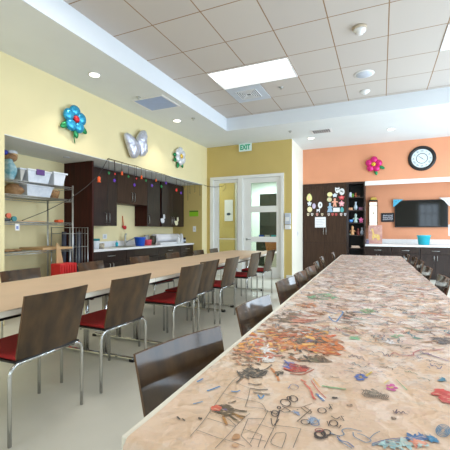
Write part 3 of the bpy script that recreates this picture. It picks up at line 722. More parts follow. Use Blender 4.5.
bm = bmesh.new(); lathe(bm, [(.155, 0), (.15, -.008), (.125, -.012)], (-.256, 6.0, ZT-.0005), 28); obj('ring', bm, M['plastic_white'], t)
bm = bmesh.new(); lathe(bm, [(.124, -.0105), (.12, -.016), (.02, -.018)], (-.256, 6.0, ZT-.0005), 28); obj('grille', bm, M['metal_grey'], t)
disc('motion_sensor', (-.271, 6.75, ZT-.0005), [(.085, 0), (.085, .012), (.06, .03), (.03, .055), (.01, .06)], M['plastic_white'], 'white domed sensor on the last tile row', 'sensor')
disc('ceiling_sprinkler', (-1.6, 5.97, ZT-.0005), [(.04, 0), (.04, .006), (.014, .01), (.014, .03), (.022, .032), (.022, .036)], M['steel'], 'small sprinkler head in a ceiling tile beyond the lit panel', 'sprinkler')
disc('ceiling_sprinkler', (-1.866, 7.73, ZC-.0005), [(.04, 0), (.04, .006), (.014, .01), (.014, .03), (.022, .032), (.022, .036)], M['steel'], 'small sprinkler head on plain ceiling near the yellow corner', 'sprinkler')
disc('ceiling_sprinkler', (-3.69, 4.72, ZC-.0005), [(.04, 0), (.04, .006), (.014, .01), (.014, .03), (.022, .032), (.022, .036)], M['steel'], 'small sprinkler head before the square soffit grille', 'sprinkler')
disc('ceiling_sprinkler', (-3.4, 6.06, ZC-.0005), [(.04, 0), (.04, .006), (.014, .01), (.014, .03), (.022, .032), (.022, .036)], M['steel'], 'small sprinkler head next to the farther soffit downlight', 'sprinkler')
def downlight(x, y, z, r, label):
    t = thing('recessed_downlight', label, 'downlight', (x, y, z-.02), 'recessed downlights')
    bm = bmesh.new(); lathe(bm, [(r, -.0005), (r, -.006), (r*.86, -.009)], (x, y, z), 24); obj('trim_ring', bm, M['plastic_white'], t)
    bm = bmesh.new(); lathe(bm, [(r*.85, -.007), (r*.8, -.011)], (x, y, z), 24); obj('lens', bm, M['spot_lit'], t)
    return t
downlight(-3.724, 3.783, ZC, .085, 'lit round downlight in the soffit above the blue flower balloon')
downlight(-3.769, 6.053, ZC, .085, 'lit round downlight in the soffit beyond the square grille')
downlight(-1.547, 8.518, ZC, .085, 'lit round downlight on plain ceiling by the white corner')
downlight(.189, 8.474, ZC, .085, 'lit round downlight on plain ceiling over the orange wall')
disc('recessed_puck', (-4.7, 4.16, ZS-.0105), [(.05, 0), (.05, .006), (.035, .009)], M['metal_grey'], 'small grey round fitting under the niche soffit', 'downlight')
t = thing('return_grille', 'square pale blue air grille in the soffit between two downlights', 'vent', (-3.58, 5.08, ZC-.02))
obj('frame', bx(bx(bx(bx(bmesh.new(), (-3.89, 4.79, ZC-.012), (-3.27, 4.82, ZC-.0005)), (-3.89, 5.34, ZC-.012), (-3.27, 5.37, ZC-.0005)), (-3.89, 4.82, ZC-.012), (-3.86, 5.34, ZC-.0005)), (-3.30, 4.82, ZC-.012), (-3.27, 5.34, ZC-.0005)), M['plastic_white'], t)
bm = bmesh.new()
for k in range(20): bx(bm, (-3.86+k*.028, 4.82, ZC-.010), (-3.86+k*.028+.022, 5.34, ZC-.0005))
obj('slat', bm, mat('blue grey grille', (168, 186, 220), .5, var=.04, scale=10), t)
t = thing('supply_register', 'small rectangular air register on plain ceiling near the white corner', 'vent', (-1.214, 8.0, ZC-.02))
obj('frame', box((-1.44, 7.84, ZC-.01), (-.99, 8.16, ZC-.0005)), M['plastic_white'], t)
bm = bmesh.new()
for k in range(8): bx(bm, (-1.40+k*.047, 7.88, ZC-.016), (-1.40+k*.047+.028, 8.12, ZC-.0102))
obj('louver', bm, mat('dark louvre', (96, 100, 106), .5), t)
# exit sign
t = thing('exit_sign', 'white hanging sign with green EXIT letters above the glazed door', 'exit sign', (-3.165, 8.32, 3.20))
obj('face', box((-3.33, 8.31, 3.20), (-2.99, 8.335, 3.40), .006), M['exit_white'], t)
obj('canopy', box((-3.24, 8.30, 3.40), (-3.08, 8.345, 3.4095)), M['plastic_white'], t)
def text_mesh(body, size, extrude=.002, offset=0.0):
    cu = bpy.data.curves.new('t', 'FONT'); cu.body = body; cu.size = size; cu.extrude = extrude; cu.align_x = 'CENTER'; cu.align_y = 'CENTER'; cu.resolution_u = 3; cu.offset = offset
    o = bpy.data.objects.new('t', cu); COL.objects.link(o)
    dg = bpy.context.evaluated_depsgraph_get(); me = bpy.data.meshes.new_from_object(o.evaluated_get(dg))
    bm = bmesh.new(); bm.from_mesh(me); bpy.data.objects.remove(o); bpy.data.meshes.remove(me)
    return bm
bm = text_mesh('EXIT', .17, .002, .007)
bmesh.ops.scale(bm, verts=bm.verts, vec=(.78, 1, 1))
bmesh.ops.transform(bm, verts=bm.verts, matrix=Matrix.Translation((-3.16, 8.307, 3.295)) @ Matrix.Rotation(PI/2, 4, 'X'))
obj('lettering', bm, M['exit_green'], t)

# ------------------------------------------------------------------ balloons
def flower(name, label, ctr, ex, en, R0, petal, cen, leafm, n=5, leaves=((-60, 1.1), (-115, 1.05)), stem=True, a0=90, leaf_s=.46, pr=.46):
    ez = Vector((0, 0, 1)); t = thing(name, label, 'balloon', ctr)
    basis = Matrix((ex, ez, en)).transposed()
    for k in range(n):
        a = R(a0+360*k/n); d = ex*math.cos(a)+ez*math.sin(a)
        side = ex*-math.sin(a)+ez*math.cos(a)
        bm = bmesh.new(); ell(bm, ctr+d*R0*.58, (R0*.42, R0*pr, R0*.24), Matrix((d, side, en)).transposed())
        obj('petal', bm, petal, t)
    bm = bmesh.new(); ell(bm, ctr+en*R0*.13, (R0*.26, R0*.26, R0*.17), basis); obj('center', bm, cen, t)
    for (ang, s) in leaves:
        a = R(ang); d = ex*math.cos(a)+ez*math.sin(a); side = ex*-math.sin(a)+ez*math.cos(a)
        bm = bmesh.new(); ell(bm, ctr+d*R0*s-en*R0*.08, (R0*leaf_s, R0*leaf_s*.48, R0*.12), Matrix((d, side, en)).transposed()); obj('leaf', bm, leafm, t)
    if stem:
        bm = bmesh.new(); tube(bm, [ctr-ez*R0*.7-en*R0*.1, ctr-ez*R0*1.2-en*R0*.1, ctr-ez*R0*1.65+ex*.02-en*R0*.12], R0*.035, 8); obj('stem', bm, leafm, t)
    return t
EY, EX = Vector((0, 1, 0)), Vector((1, 0, 0)); WN = Vector((1, 0, 0)); ON = Vector((0, -1, 0))
flower('hanging_flower_balloon', 'blue foil flower balloon with red center on the yellow wall', Vector((-4.225, 3.90, 2.87)), EY, WN, .215, M['foil_blue'], M['foil_red'], M['foil_green'], leaves=((-32, .9), (-145, .95), (-80, .85)))
flower('hanging_flower_balloon', 'white foil daisy balloon with yellow center on the yellow wall', Vector((-4.235, 6.95, 2.90)), EY, WN, .215, M['foil_white'], M['foil_yellow'], M['foil_green'], n=6, leaves=((-150, .9), (-110, .95), (-60, .85), (180, .8)), stem=False)
flower('hanging_flower_balloon', 'magenta foil flower balloon with yellow center on the orange wall', Vector((-.185, 9.64, 2.865)), EX, ON, .205, M['foil_pink'], M['foil_yellow'], M['foil_green'], leaves=((-25, 1.0), (-75, 1.0)), stem=False, a0=85, pr=.42, leaf_s=.4)
# butterfly
t = thing('hanging_butterfly_balloon', 'silver foil butterfly balloon between the flower balloons on the yellow wall', 'balloon', (-4.2, 5.39, 2.57))
ez = Vector((0, 0, 1))
def puff(px, x, th):
    c = [on_x(115+u/11.25, 125+v/11.25, x) for u, v in smooth(px+px[:1], 4)[:-1]]; m = sum(c, Vector())/len(c); bm = bmesh.new(); n = len(c)
    rim = [bm.verts.new(q) for q in c]
    for sg in (1, -1):
        prev = rim
        for f in (.9, .72, .48, .22):
            ring = [bm.verts.new(m+(q-m)*f+Vector((sg*th*math.sqrt(1-f*f)*(1+.1*math.sin(k*1.7)), 0, 0))) for k, q in enumerate(c)]
            for k in range(n): bm.faces.new((prev[k], prev[(k+1) % n], ring[(k+1) % n], ring[k])).smooth = True
            prev = ring
        tip = bm.verts.new(m+Vector((sg*th, 0, 0)))
        for k in range(n): bm.faces.new((prev[k], prev[(k+1) % n], tip)).smooth = True
    return bm
obj('wing', puff([(105, 95), (140, 85), (200, 130), (240, 190), (265, 245), (272, 325), (240, 372), (190, 366), (160, 300), (138, 220), (115, 160)], -4.20, .075), M['foil_silver'], t)
obj('wing', puff([(290, 65), (335, 60), (352, 110), (348, 180), (358, 260), (355, 320), (322, 352), (285, 335), (266, 260), (248, 200), (246, 150), (262, 105)], -4.20, .075), M['foil_silver'], t)
bm = bmesh.new(); ell(bm, (-4.20, 5.45, 2.73), (.05, .035, .13)); obj('body', bm, M['foil_silver'], t)

# ------------------------------------------------------------------ clock
c = Vector((.892, YO-.004, 2.935)); t = thing('wall_clock', 'large round clock with black rim on the orange wall', 'clock', c)
bm = bmesh.new(); prof = [(.222, 0), (.298, 0), (.302, -.018), (.29, -.036), (.262, -.046), (.236, -.036), (.224, -.014)]
rings = []
seg = 48
for r, h in prof: rings.append([bm.verts.new((c.x+r*math.cos(2*PI*k/seg), c.y+h, c.z+r*math.sin(2*PI*k/seg))) for k in range(seg)])
for i in range(len(rings)):
    a, b = rings[i], rings[(i+1) % len(rings)]
    for k in range(seg): bm.faces.new((a[k], a[(k+1) % seg], b[(k+1) % seg], b[k])).smooth = True
obj('rim', bm, M['black'], t)
bm = bmesh.new(); lathe(bm, [(.236, -.002), (.236, -.014)], c, 48, axis='y', smooth=False); obj('dial', bm, M['clock_face'], t)
M['dial_grey'] = mat('dial print', (64, 72, 78), .6, var=.05)
bm = bmesh.new()
rr = []
for r in (.112, .126):
    rr.append([bm.verts.new((c.x+r*math.cos(2*PI*k/40), c.y-.0155, c.z+r*math.sin(2*PI*k/40))) for k in range(40)])
for k in range(40): bm.faces.new((rr[0][k], rr[0][(k+1) % 40], rr[1][(k+1) % 40], rr[1][k]))
obj('inner_ring', bm, M['dial_grey'], t)
ROM = ['XII', 'I', 'II', 'III', 'IIII', 'V', 'VI', 'VII', 'VIII', 'IX', 'X', 'XI']
bm = bmesh.new()
for k, s_ in enumerate(ROM):
    q = text_mesh(s_, .056, .0006); a = -2*PI*k/12
    bmesh.ops.transform(q, verts=q.verts, matrix=Matrix.Translation((c.x-.178*math.sin(a), c.y-.0152, c.z+.178*math.cos(a))) @ Matrix.Rotation(PI/2, 4, 'X') @ Matrix.Rotation(a, 4, 'Z'))
    me = bpy.data.meshes.new('q'); q.to_mesh(me); q.free(); bm.from_mesh(me); bpy.data.meshes.remove(me)
obj('numeral', bm, M['dial_grey'], t)
def hand(ang, l, w):
    bm = bmesh.new(); d = Vector((math.sin(ang), 0, math.cos(ang))); s_ = Vector((d.z, 0, -d.x))*w
    prism(bm, [(-.03, -w), (l, -w*.4), (l, w*.4), (-.03, w)], (c+Vector((0, -.017, 0)), d, Vector((d.z, 0, -d.x)), Vector((0, -1, 0))), 0, .002)
    return obj('clock_hand', bm, M['black'], t)
hand(R(-50), .10, .007); hand(R(128), .085, .005)

# ------------------------------------------------------------------ far wall: tall cabinets, shelves, base cabinets
def handle_v(par, x, y, z0, z1): return obj('handle', tube(bmesh.new(), [(x, y, z0), (x, y-.028, z0+.008), (x, y-.028, z1-.008), (x, y, z1)], .006, 8), M['steel'], par)
def handle_h(par, p, q, nrm):
    p, q = Vector(p), Vector(q); d = (q-p).normalized()
    return obj('handle', tube(bmesh.new(), [p, p+nrm*.026+d*.008, q+nrm*.026-d*.008, q], .006, 8), M['steel'], par)
def shaker(bm, lo, hi, axis, th=.02, rail=.06):
    """shaker front on the plane axis; lo/hi are 2-D corners, front faces the room"""
    (a0, z0), (a1, z1) = lo, hi
    def b(p, q, d0, d1):
        if axis[0] == 'y': bx(bm, (p[0], axis[1]-d1, p[1]), (q[0], axis[1]-d0, q[1]))
        else: bx(bm, (axis[1]+d0, p[0], p[1]), (axis[1]+d1, q[0], q[1]))
    b((a0, z0), (a0+rail, z1), 0, th); b((a1-rail, z0), (a1, z1), 0, th); b((a0+rail, z0), (a1-rail, z0+rail), 0, th); b((a0+rail, z1-rail), (a1-rail, z1), 0, th)
    b((a0+rail, z0+rail), (a1-rail, z1-rail), 0, th*.55)
    return bm
YF = YO-.02   # front of the carcass
t = thing('tall_cabinet', 'tall two-door brown cabinet covered with paper cutouts by the white corner', 'cabinet', (-1.4, YF, 0))
obj('body', box((-1.98, YF, 0), (-.835, YB-.02, 2.445)), M['espresso'], t)
for i, (x0, x1) in enumerate(((-1.975, -1.392), (-1.384, -.842))):
    dm = M['espresso_brown'] if i == 0 else M['espresso']
    d = obj('door', shaker(bmesh.new(), (x0, .86), (x1, 2.43), ('y', YF)), M['espresso_brown'], t)
    handle_v(d, x1-.03 if i == 0 else x0+.03, YF-.02, 1.08, 1.26)
    obj('door', shaker(bmesh.new(), (x0, .1), (x1, .85), ('y', YF)), M['espresso_brown'], t)
t = thing('open_bookcase', 'narrow dark open bookcase full of trinkets beside the tall cabinet', 'bookcase', (-.6, YF, 0))
bm = bmesh.new(); x0, x1 = -.832, -.39
bx(bm, (x0, YF, 0), (x0+.045, YB-.02, 2.445)); bx(bm, (x1-.03, YF, 0), (x1, YB-.02, 2.445)); bx(bm, (x0+.045, YF, 2.40), (x1-.03, YB-.02, 2.445)); bx(bm, (x0+.045, YF, 0), (x1-.03, YB-.02, .1))
obj('body', bm, M['espresso'], t)
obj('back_panel', box((x0+.045, YF+.36, .1), (x1-.03, YF+.38, 2.40)), M['dark_inside'], t)
SZ = [2.06, 1.721, 1.395, 1.07, .735, .42]
for z in SZ: obj('shelf', box((x0+.046, YF+.01, z-.025), (x1-.031, YF+.36, z)), M['espresso'], t)
# trinkets
def trinket(x, z, kind, col, label, s=1.0, dy=.10):
    bm = bmesh.new(); y = YF+dy; m = mat('trinket paint', col, .45, var=.15, scale=25)
    if kind == 'figurine':
        lathe(bm, [(.028*s, 0), (.034*s, .01), (.026*s, .05*s), (.014*s, .09*s), (.02*s, .11*s), (.024*s, .13*s), (.016*s, .155*s), (.003, .165*s)], (x, y, z), 14)
        tube(bm, [(x-.02*s, y, z+.085*s), (x-.045*s, y-.01, z+.06*s)], .008*s, 8); tube(bm, [(x+.02*s, y, z+.085*s), (x+.045*s, y-.01, z+.06*s)], .008*s, 8)
    elif kind == 'vase': lathe(bm, [(.02*s, 0), (.035*s, .03*s), (.038*s, .06*s), (.018*s, .11*s), (.016*s, .14*s), (.024*s, .16*s), (.018*s, .16*s), (.012*s, .12*s)], (x, y, z), 16)
    elif kind == 'bowl': lathe(bm, [(.025*s, 0), (.05*s, .03*s), (.06*s, .07*s), (.054*s, .07*s), (.02*s, .012*s)], (x, y, z), 18)
    elif kind == 'box': bx(bm, (x-.05*s, y-.04, z), (x+.05*s, y+.04, z+.05*s), 0, .006); bx(bm, (x-.054*s, y-.044, z+.05*s), (x+.054*s, y+.044, z+.066*s), 0, .005)
    elif kind == 'star':
        pts = [((.06 if k % 2 == 0 else .03)*s*math.sin(2*PI*k/10), (.06 if k % 2 == 0 else .03)*s*math.cos(2*PI*k/10)) for k in range(10)]
        prism(bm, pts, (Vector((x, y, z+.06*s)), EX, Vector((0, 0, 1)), ON), 0, .03); bx(bm, (x-.03*s, y-.035, z), (x+.03*s, y+.005, z+.018*s))
    elif kind == 'jar': lathe(bm, [(.03*s, 0), (.032*s, .004), (.032*s, .07*s), (.024*s, .085*s), (.026*s, .09*s), (.026*s, .105*s), (.004, .107*s)], (x, y, z), 16)
    elif kind == 'books':
        bx(bm, (x-.09*s, y-.06, z), (x+.09*s, y+.06, z+.02)); bx(bm, (x-.08*s, y-.055, z+.02), (x+.085*s, y+.06, z+.036)); bx(bm, (x-.085*s, y-.06, z+.036), (x+.07*s, y+.05, z+.055))
    nm = {'figurine': 'figurine', 'vase': 'small_vase', 'bowl': 'small_bowl', 'box': 'trinket_box', 'star': 'star_ornament', 'jar': 'paint_jar', 'books': 'flat_box'}[kind]
    single(nm, bm, m, label, 'ornament', 'trinkets in the open bookcase')
for a in [(-.755, 2.06, 'jar', (214, 222, 236), 'white jar on the top bookcase shelf', 1.25), (-.69, 2.06, 'jar', (110, 160, 60), 'green jar on the top bookcase shelf', .9), (-.62, 2.06, 'figurine', (200, 110, 70), 'orange brown figurine on the top bookcase shelf', .7), (-.55, 2.06, 'box', (96, 64, 50), 'dark brown box on the top bookcase shelf', .6), (-.74, 1.721, 'box', (226, 170, 130), 'peach box on the second bookcase shelf', 1.0), (-.62, 1.721, 'vase', (180, 196, 210), 'pale blue vase on the second bookcase shelf', 1.35), (-.49, 1.721, 'box', (130, 84, 110), 'plum box on the second bookcase shelf', 1.1),
          (-.74, 1.395, 'bowl', (90, 150, 220), 'blue bowl on the third bookcase shelf', 1.1), (-.62, 1.395, 'figurine', (190, 214, 206), 'pale green tall figurine on the third bookcase shelf', 1.45), (-.485, 1.395, 'star', (236, 110, 170), 'pink star ornament on the third bookcase shelf', 1.2), (-.70, 1.07, 'figurine', (214, 160, 110), 'tan doll on the fourth bookcase shelf', 1.5), (-.56, 1.07, 'figurine', (120, 50, 44), 'dark red doll on the fourth bookcase shelf', 1.1), (-.465, 1.07, 'vase', (170, 176, 190), 'grey vase on the fourth bookcase shelf', 1.2), (-.76, 1.07, 'bowl', (170, 190, 170), 'pale green dish on the fourth bookcase shelf', .5), (-.62, .735, 'books', (196, 170, 150), 'stack of flat pale boxes on the low bookcase shelf', 1.2), (-.64, .42, 'bowl', (70, 72, 80), 'dark grey bowl on the bottom bookcase shelf', 1.6)]: trinket(*a)
# paper cutouts on the doors
ZZ = Vector((0, 0, 1))
def cutout(u0, v0, u1, v1, shape, col, label, name='paper_cutout', extra=None):
    y = YF-.0208
    p, q = on_y(u0, v1, y), on_y(u1, v0, y); cx_, cz_ = (p.x+q.x)/2, (p.z+q.z)/2; hw, hh = (q.x-p.x)/2, (q.z-p.z)/2
    fr_ = (Vector((cx_, y, cz_)), EX, ZZ, ON)
    def pl(n, f): return [(hw*f(2*PI*k/n)*math.sin(2*PI*k/n), hh*f(2*PI*k/n)*math.cos(2*PI*k/n)) for k in range(n)]
    if shape == 'oval': pts = pl(22, lambda a: 1)
    elif shape == 'egg': pts = [(x*(1-.25*z/hh), z) for x, z in pl(22, lambda a: 1)]
    elif shape == 'lobed': pts = pl(40, lambda a: .82+.18*math.cos(5*a))
    elif shape == 'rect': pts = [(-hw, -hh), (hw, -hh), (hw, hh), (-hw, hh)]
    elif shape == 'dress': pts = [(-hw*.35, hh), (hw*.35, hh), (hw*.3, hh*.35), (hw*.9, hh*.1), (hw*.8, -hh*.1), (hw*.45, 0), (hw, -hh), (-hw, -hh), (-hw*.45, 0), (-hw*.8, -hh*.1), (-hw*.9, hh*.1), (-hw*.3, hh*.35)]
    elif shape == 'eared': pts = [(-hw*.9, hh), (-hw*.45, hh*.75), (hw*.45, hh*.75), (hw*.9, hh), (hw, hh*.1), (hw*.75, -hh*.6), (hw*.3, -hh), (-hw*.3, -hh), (-hw*.75, -hh*.6), (-hw, hh*.1)]
    elif shape == 'beast': pts = [(-hw, hh*.3), (-hw*.6, hh*.5), (hw*.3, hh*.45), (hw*.5, hh), (hw, hh*.7), (hw*.8, hh*.1), (hw*.75, -hh), (hw*.4, -hh), (hw*.35, -hh*.35), (-hw*.4, -hh*.35), (-hw*.45, -hh), (-hw*.85, -hh), (-hw*.8, 0)]
    elif shape == 'figure': pts = [(-hw*.3, hh), (hw*.3, hh), (hw*.38, hh*.6), (hw*.2, hh*.4), (hw, hh*.25), (hw*.95, 0), (hw*.35, .0), (hw*.6, -hh), (hw*.15, -hh), (0, -hh*.4), (-hw*.15, -hh), (-hw*.6, -hh), (-hw*.35, 0), (-hw*.95, 0), (-hw, hh*.25), (-hw*.2, hh*.4), (-hw*.38, hh*.6)]
    bm = bmesh.new(); prism(bm, pts, fr_, 0, .002)
    t = thing(name, label, 'paper cutout', (cx_, y, cz_-hh), 'paper cutouts on the cabinet doors')
    obj('sheet', bm, mat('cutout paper', col, .7, var=.06, scale=15), t)
    if extra == 'four':
        b2 = text_mesh('4', hh*1.25, .0006); bmesh.ops.transform(b2, verts=b2.verts, matrix=Matrix.Translation((cx_, y-.0026, cz_)) @ Matrix.Rotation(PI/2, 4, 'X')); obj('number', b2, M['black'], t)
    elif extra:
        for (fx, fz, rx, rz, cc) in extra:
            b2 = bmesh.new(); prism(b2, [(hw*(fx+rx*math.sin(2*PI*k/14)), hh*(fz+rz*math.cos(2*PI*k/14))) for k in range(14)], fr_, .0021, .0028); obj('detail', b2, mat('cutout print', cc, .7, var=.05), t)
G1 = 'on the first cabinet door'; G2 = 'on the second cabinet door'
for a in [(306.7, 193.5, 312, 201.5, 'egg', (232, 226, 150), 'pale yellow egg-shaped cutout '+G1, 'paper_cutout', [(-.1, .1, .5, .5, (238, 214, 170))]), (307.2, 201, 311.8, 206.3, 'lobed', (226, 232, 242), 'white lobed cutout under the yellow egg '+G1, 'paper_cutout', None), (307.2, 206.6, 312.2, 212.3, 'oval', (236, 226, 176), 'pale yellow round cutout low '+G1, 'paper_cutout', [(0, 0, .5, .5, (244, 236, 206))]), (312.2, 203.3, 315.7, 208.8, 'oval', (206, 196, 222), 'lilac oval cutout '+G1, 'paper_cutout', None), (318, 201.8, 322.4, 208.4, 'oval', (236, 238, 240), 'white oval cutout with black number 4 '+G1, 'paper_cutout', 'four'), (316.3, 208.2, 320.2, 212.3, 'beast', (232, 234, 240), 'small white animal cutout '+G1, 'paper_cutout', None),
          (335, 187, 339.6, 193.3, 'eared', (236, 238, 238), 'white eared head cutout at the top '+G2, 'paper_cutout', [(-.3, .1, .22, .2, (40, 40, 44)), (.35, .1, .22, .2, (40, 40, 44))]), (339.2, 188.2, 344.6, 195.2, 'oval', (228, 230, 230), 'white round cutout with grey spots '+G2, 'paper_cutout', [(-.35, .2, .25, .25, (130, 134, 130)), (.35, -.1, .25, .25, (150, 154, 150)), (0, .1, .2, .2, (70, 74, 74))]), (327.2, 192, 332.4, 196.8, 'oval', (234, 226, 166), 'yellow round cutout '+G2, 'paper_cutout', None), (332.2, 193, 337.6, 197.6, 'lobed', (214, 226, 236), 'pale blue lobed cutout '+G2, 'paper_cutout', None), (338.4, 195.1, 344.8, 200, 'lobed', (214, 74, 82), 'red lobed cutout '+G2, 'paper_cutout', [(0, .1, .4, .4, (232, 130, 130))]), (327, 197.2, 331.8, 201.9, 'oval', (206, 204, 160), 'olive yellow round cutout '+G2, 'paper_cutout', [(0, 0, .5, .5, (230, 196, 170))]), (331.6, 198.2, 338, 206.8, 'figure', (236, 172, 146), 'peach figure cutout in the middle '+G2, 'paper_cutout', None), (338.6, 200.3, 344.6, 206.8, 'lobed', (236, 162, 172), 'pink lobed cutout '+G2, 'paper_cutout', [(0, 0, .4, .35, (244, 208, 208))]), (327, 202.8, 333, 212.2, 'dress', (152, 184, 208), 'pale blue dress cutout '+G2, 'paper_cutout', None), (333.1, 207.6, 339.8, 211.9, 'rect', (240, 240, 240), 'white card cutout low '+G2, 'paper_cutout', None), (340.3, 207, 343.8, 212.3, 'egg', (92, 178, 178), 'teal egg-shaped cutout '+G2, 'paper_cutout', None)]: cutout(*a)
TG = [(307, 'cream', (232, 222, 190)), (311, 'white', (226, 226, 222)), (316, 'rose', (222, 160, 150)), (321, 'beige', (214, 200, 170)), (327.6, 'grey', (196, 190, 186)), (331.4, 'red', (206, 96, 92)), (335, 'crimson', (190, 70, 70)), (340, 'pale pink', (232, 206, 200)), (344, 'pale blue', (200, 206, 216))]
for u, nm, cc in TG: cutout(u, 212.9, u+2.3, 215.9, 'eared', cc, 'tiny %s tag in the row under the paper cutouts' % nm, 'paper_tag', [(0, 0, .4, .4, (120, 80, 76))])
y = YF-.0208; p, q = on_y(315, 227.5, y), on_y(325.8, 217, y)
t = thing('notice_sheet', 'white paper notice taped over the tall cabinet door gap', 'notice', (p.x, y, p.z))
obj('sheet', box((p.x, y-.002, p.z), (q.x, y, q.z)), M['paper'], t)
bm = bmesh.new()
for k in range(5): bx(bm, (p.x+.03, y-.0026, q.z-.07-k*.045), (q.x-.03-.05*(k % 2), y-.0021, q.z-.062-k*.045))
obj('print_lines', bm, mat('grey print', (170, 172, 186), .7), t)

# base cabinets under the television
CT = .835
XS = [-.388, .216, .855, 1.50, 2.14, 2.78]
for i in range(5):
    x0, x1 = XS[i]+.002, XS[i+1]-.002
    t = thing('base_cabinet', ['dark base cabinet under the pink painting', 'dark base cabinet under the television, nearest the painting side', 'dark base cabinet under the turquoise bucket side of the television', 'dark base cabinet by the picture edge', 'dark base cabinet at the window end'][i].replace('nearest the painting side', 'beside the painting end'), 'cabinet', ((x0+x1)/2, YF, 0), 'base cabinets along the orange wall')
    obj('body', bx(box((x0, YF, .1), (x1, YB-.02, CT-.051)), (x0, YF+.06, 0), (x1, YB-.02, .1)), M['espresso'], t)
    d = obj('drawer', box((x0+.006, YF-.02, .62), (x1-.006, YF, CT-.06), .003), M['espresso'], t)
    xm = (x0+x1)/2; handle_h(d, (xm-.08, YF-.02, .695), (xm+.08, YF-.02, .695), ON)
    for s in (0, 1):
        a, b = (x0+.006, xm-.003) if s == 0 else (xm+.003, x1-.006)
        d = obj('door', shaker(bmesh.new(), (a, .11), (b, .605), ('y', YF)), M['espresso'], t); handle_v(d, b-.03 if s == 0 else a+.03, YF-.02, .46, .58)
t = thing('counter_top', 'long white worktop with backsplash along the orange wall', 'worktop', (1.2, YF, CT-.05))
obj('slab', box((-.388, YF-.035, CT-.05), (XR-.01, YB-.001, CT), .004), M['counter'], t)
obj('backsplash', box((-.388, YB-.022, CT+.0005), (XR-.01, YB-.001, CT+.12), .003), M['counter'], t)
# television
TY = YB-.075
p, q = on_y(394.8, 227.3, TY), on_y(448.2, 200.2, TY)
zt, zb = q.z+.03, p.z+.0
t = thing('television', 'large flat wall television with paper corners', 'television', ((p.x+q.x)/2, TY, zb))
obj('housing', box((p.x, TY, zb), (q.x, YB-.03, zt), .006), M['black'], t)
obj('screen', box((p.x+.018, TY-.003, zb+.03), (q.x-.018, TY-.0005, zt-.018)), M['tv_screen'], t)
obj('wall_mount', box((p.x+.4, YB-.03, zb+.2), (q.x-.4, YB-.0005, zt-.2)), M['black'], t)
y = TY-.006
bm = bmesh.new(); prism(bm, [(-.04, .03), (.21, .03), (.11, -.04), (.0, -.15), (-.04, -.17)], (Vector((p.x, y, zt)), EX, ZZ, ON), 0, .002)
t = thing('tv_corner_card', 'turquoise paper corner at the top of the television', 'decoration', (p.x, y, zt-.13)); obj('sheet', bm, mat('turquoise card', (84, 182, 214), .6, var=.1, scale=20), t)
bm = bmesh.new()
for (a, b, r) in ((.03, -.03, .02), (.09, .0, .014), (.0, -.085, .014)): prism(bm, [(a+(r if k % 2 == 0 else r*.45)*math.sin(2*PI*k/10), b+(r if k % 2 == 0 else r*.45)*math.cos(2*PI*k/10)) for k in range(10)], (Vector((p.x, y, zt)), EX, ZZ, ON), .0021, .003)
obj('star', bm, mat('dark teal card', (24, 110, 160), .6), t)
bm = bmesh.new(); prism(bm, [(.07, .04), (-.2, .04), (-.09, -.04), (.0, -.16), (.07, -.19)], (Vector((q.x, y, zt)), EX, ZZ, ON), 0, .002)
t = thing('tv_corner_card', 'white paper corner with small marks at the top of the television', 'decoration', (q.x, y, zt-.14)); obj('sheet', bm, M['paper'], t)
bm = bmesh.new()
for k in range(4): bx(bm, (q.x-.10+k*.035, y-.003, zt-.005-k*.028), (q.x-.085+k*.035, y-.0021, zt+.012-k*.028))
obj('mark', bm, mat('brown marks', (120, 90, 80), .6), t)
p, q = on_y(448.3, 236, YB), on_y(456, 224.5, YB)
single('wall_notice', box((p.x, YB-.006, p.z), (q.x, YB-.0005, q.z)), M['paper'], 'white sheet on the orange wall below the television edge', 'notice')
# lit paper lantern box, sign, painting, bucket
p, q = on_y(369, 227, YB-.12), on_y(377.6, 201, YB-.12)
t = thing('wall_lamp', 'lit white panel lamp with black bands and yellow top on orange wall', 'wall lamp', ((p.x+q.x)/2, YB-.06, p.z))
w = q.x-p.x
obj('panel', box((p.x+.012, YB-.12, p.z+.03), (q.x-.012, YB-.0205, q.z-.03), .004), M['lamp_panel'], t)
bm = bmesh.new()
bx(bm, (p.x, YB-.13, p.z), (p.x+.012, YB-.0005, q.z)); bx(bm, (q.x-.012, YB-.13, p.z), (q.x, YB-.0005, q.z)); bx(bm, (p.x, YB-.13, q.z), (q.x, YB-.0005, q.z+.03)); bx(bm, (p.x, YB-.13, p.z-.02), (q.x, YB-.0005, p.z)); bx(bm, (p.x, YB-.13, q.z-.13), (q.x, YB-.121, q.z-.12)); bx(bm, (p.x, YB-.13, p.z+.11), (q.x, YB-.121, p.z+.12))
obj('frame', bm, M['black'], t)
bm = bmesh.new()
for (fx, fz, r) in ((.5, .52, .014), (.72, .42, .016), (.35, .3, .01), (.3, .24, .012), (.55, .56, .01)): ell(bm, (p.x+w*fx, YB-.121, p.z+(q.z-p.z)*fz), (r, .002, r*1.2))
obj('motif', bm, M['black'], t)
bm = bmesh.new()
for k in range(3): lathe(bm, [(.03, 0), (.036, .03), (.028, .06), (.01, .08)], (p.x+w*(.3+.22*k), YB-.07, q.z+.031+.004*(k % 2)), 12)
part_label(obj('finial', bm, mat('yellow blossom card', (226, 196, 90), .6, var=.15, scale=20), t), 'yellow ornament on the lamp top')
p, q = on_y(381.2, 222, YB-.02), on_y(394.2, 212.9, YB-.02)
t = thing('framed_sign', 'small black sign with white handwriting beside the television', 'sign', ((p.x+q.x)/2, YB-.02, p.z))
obj('board', box((p.x+.015, YB-.014, p.z+.015), (q.x-.015, YB-.0005, q.z-.015)), mat('chalkboard', (40, 40, 46), .6, var=.2, scale=20), t)
bm = bmesh.new()
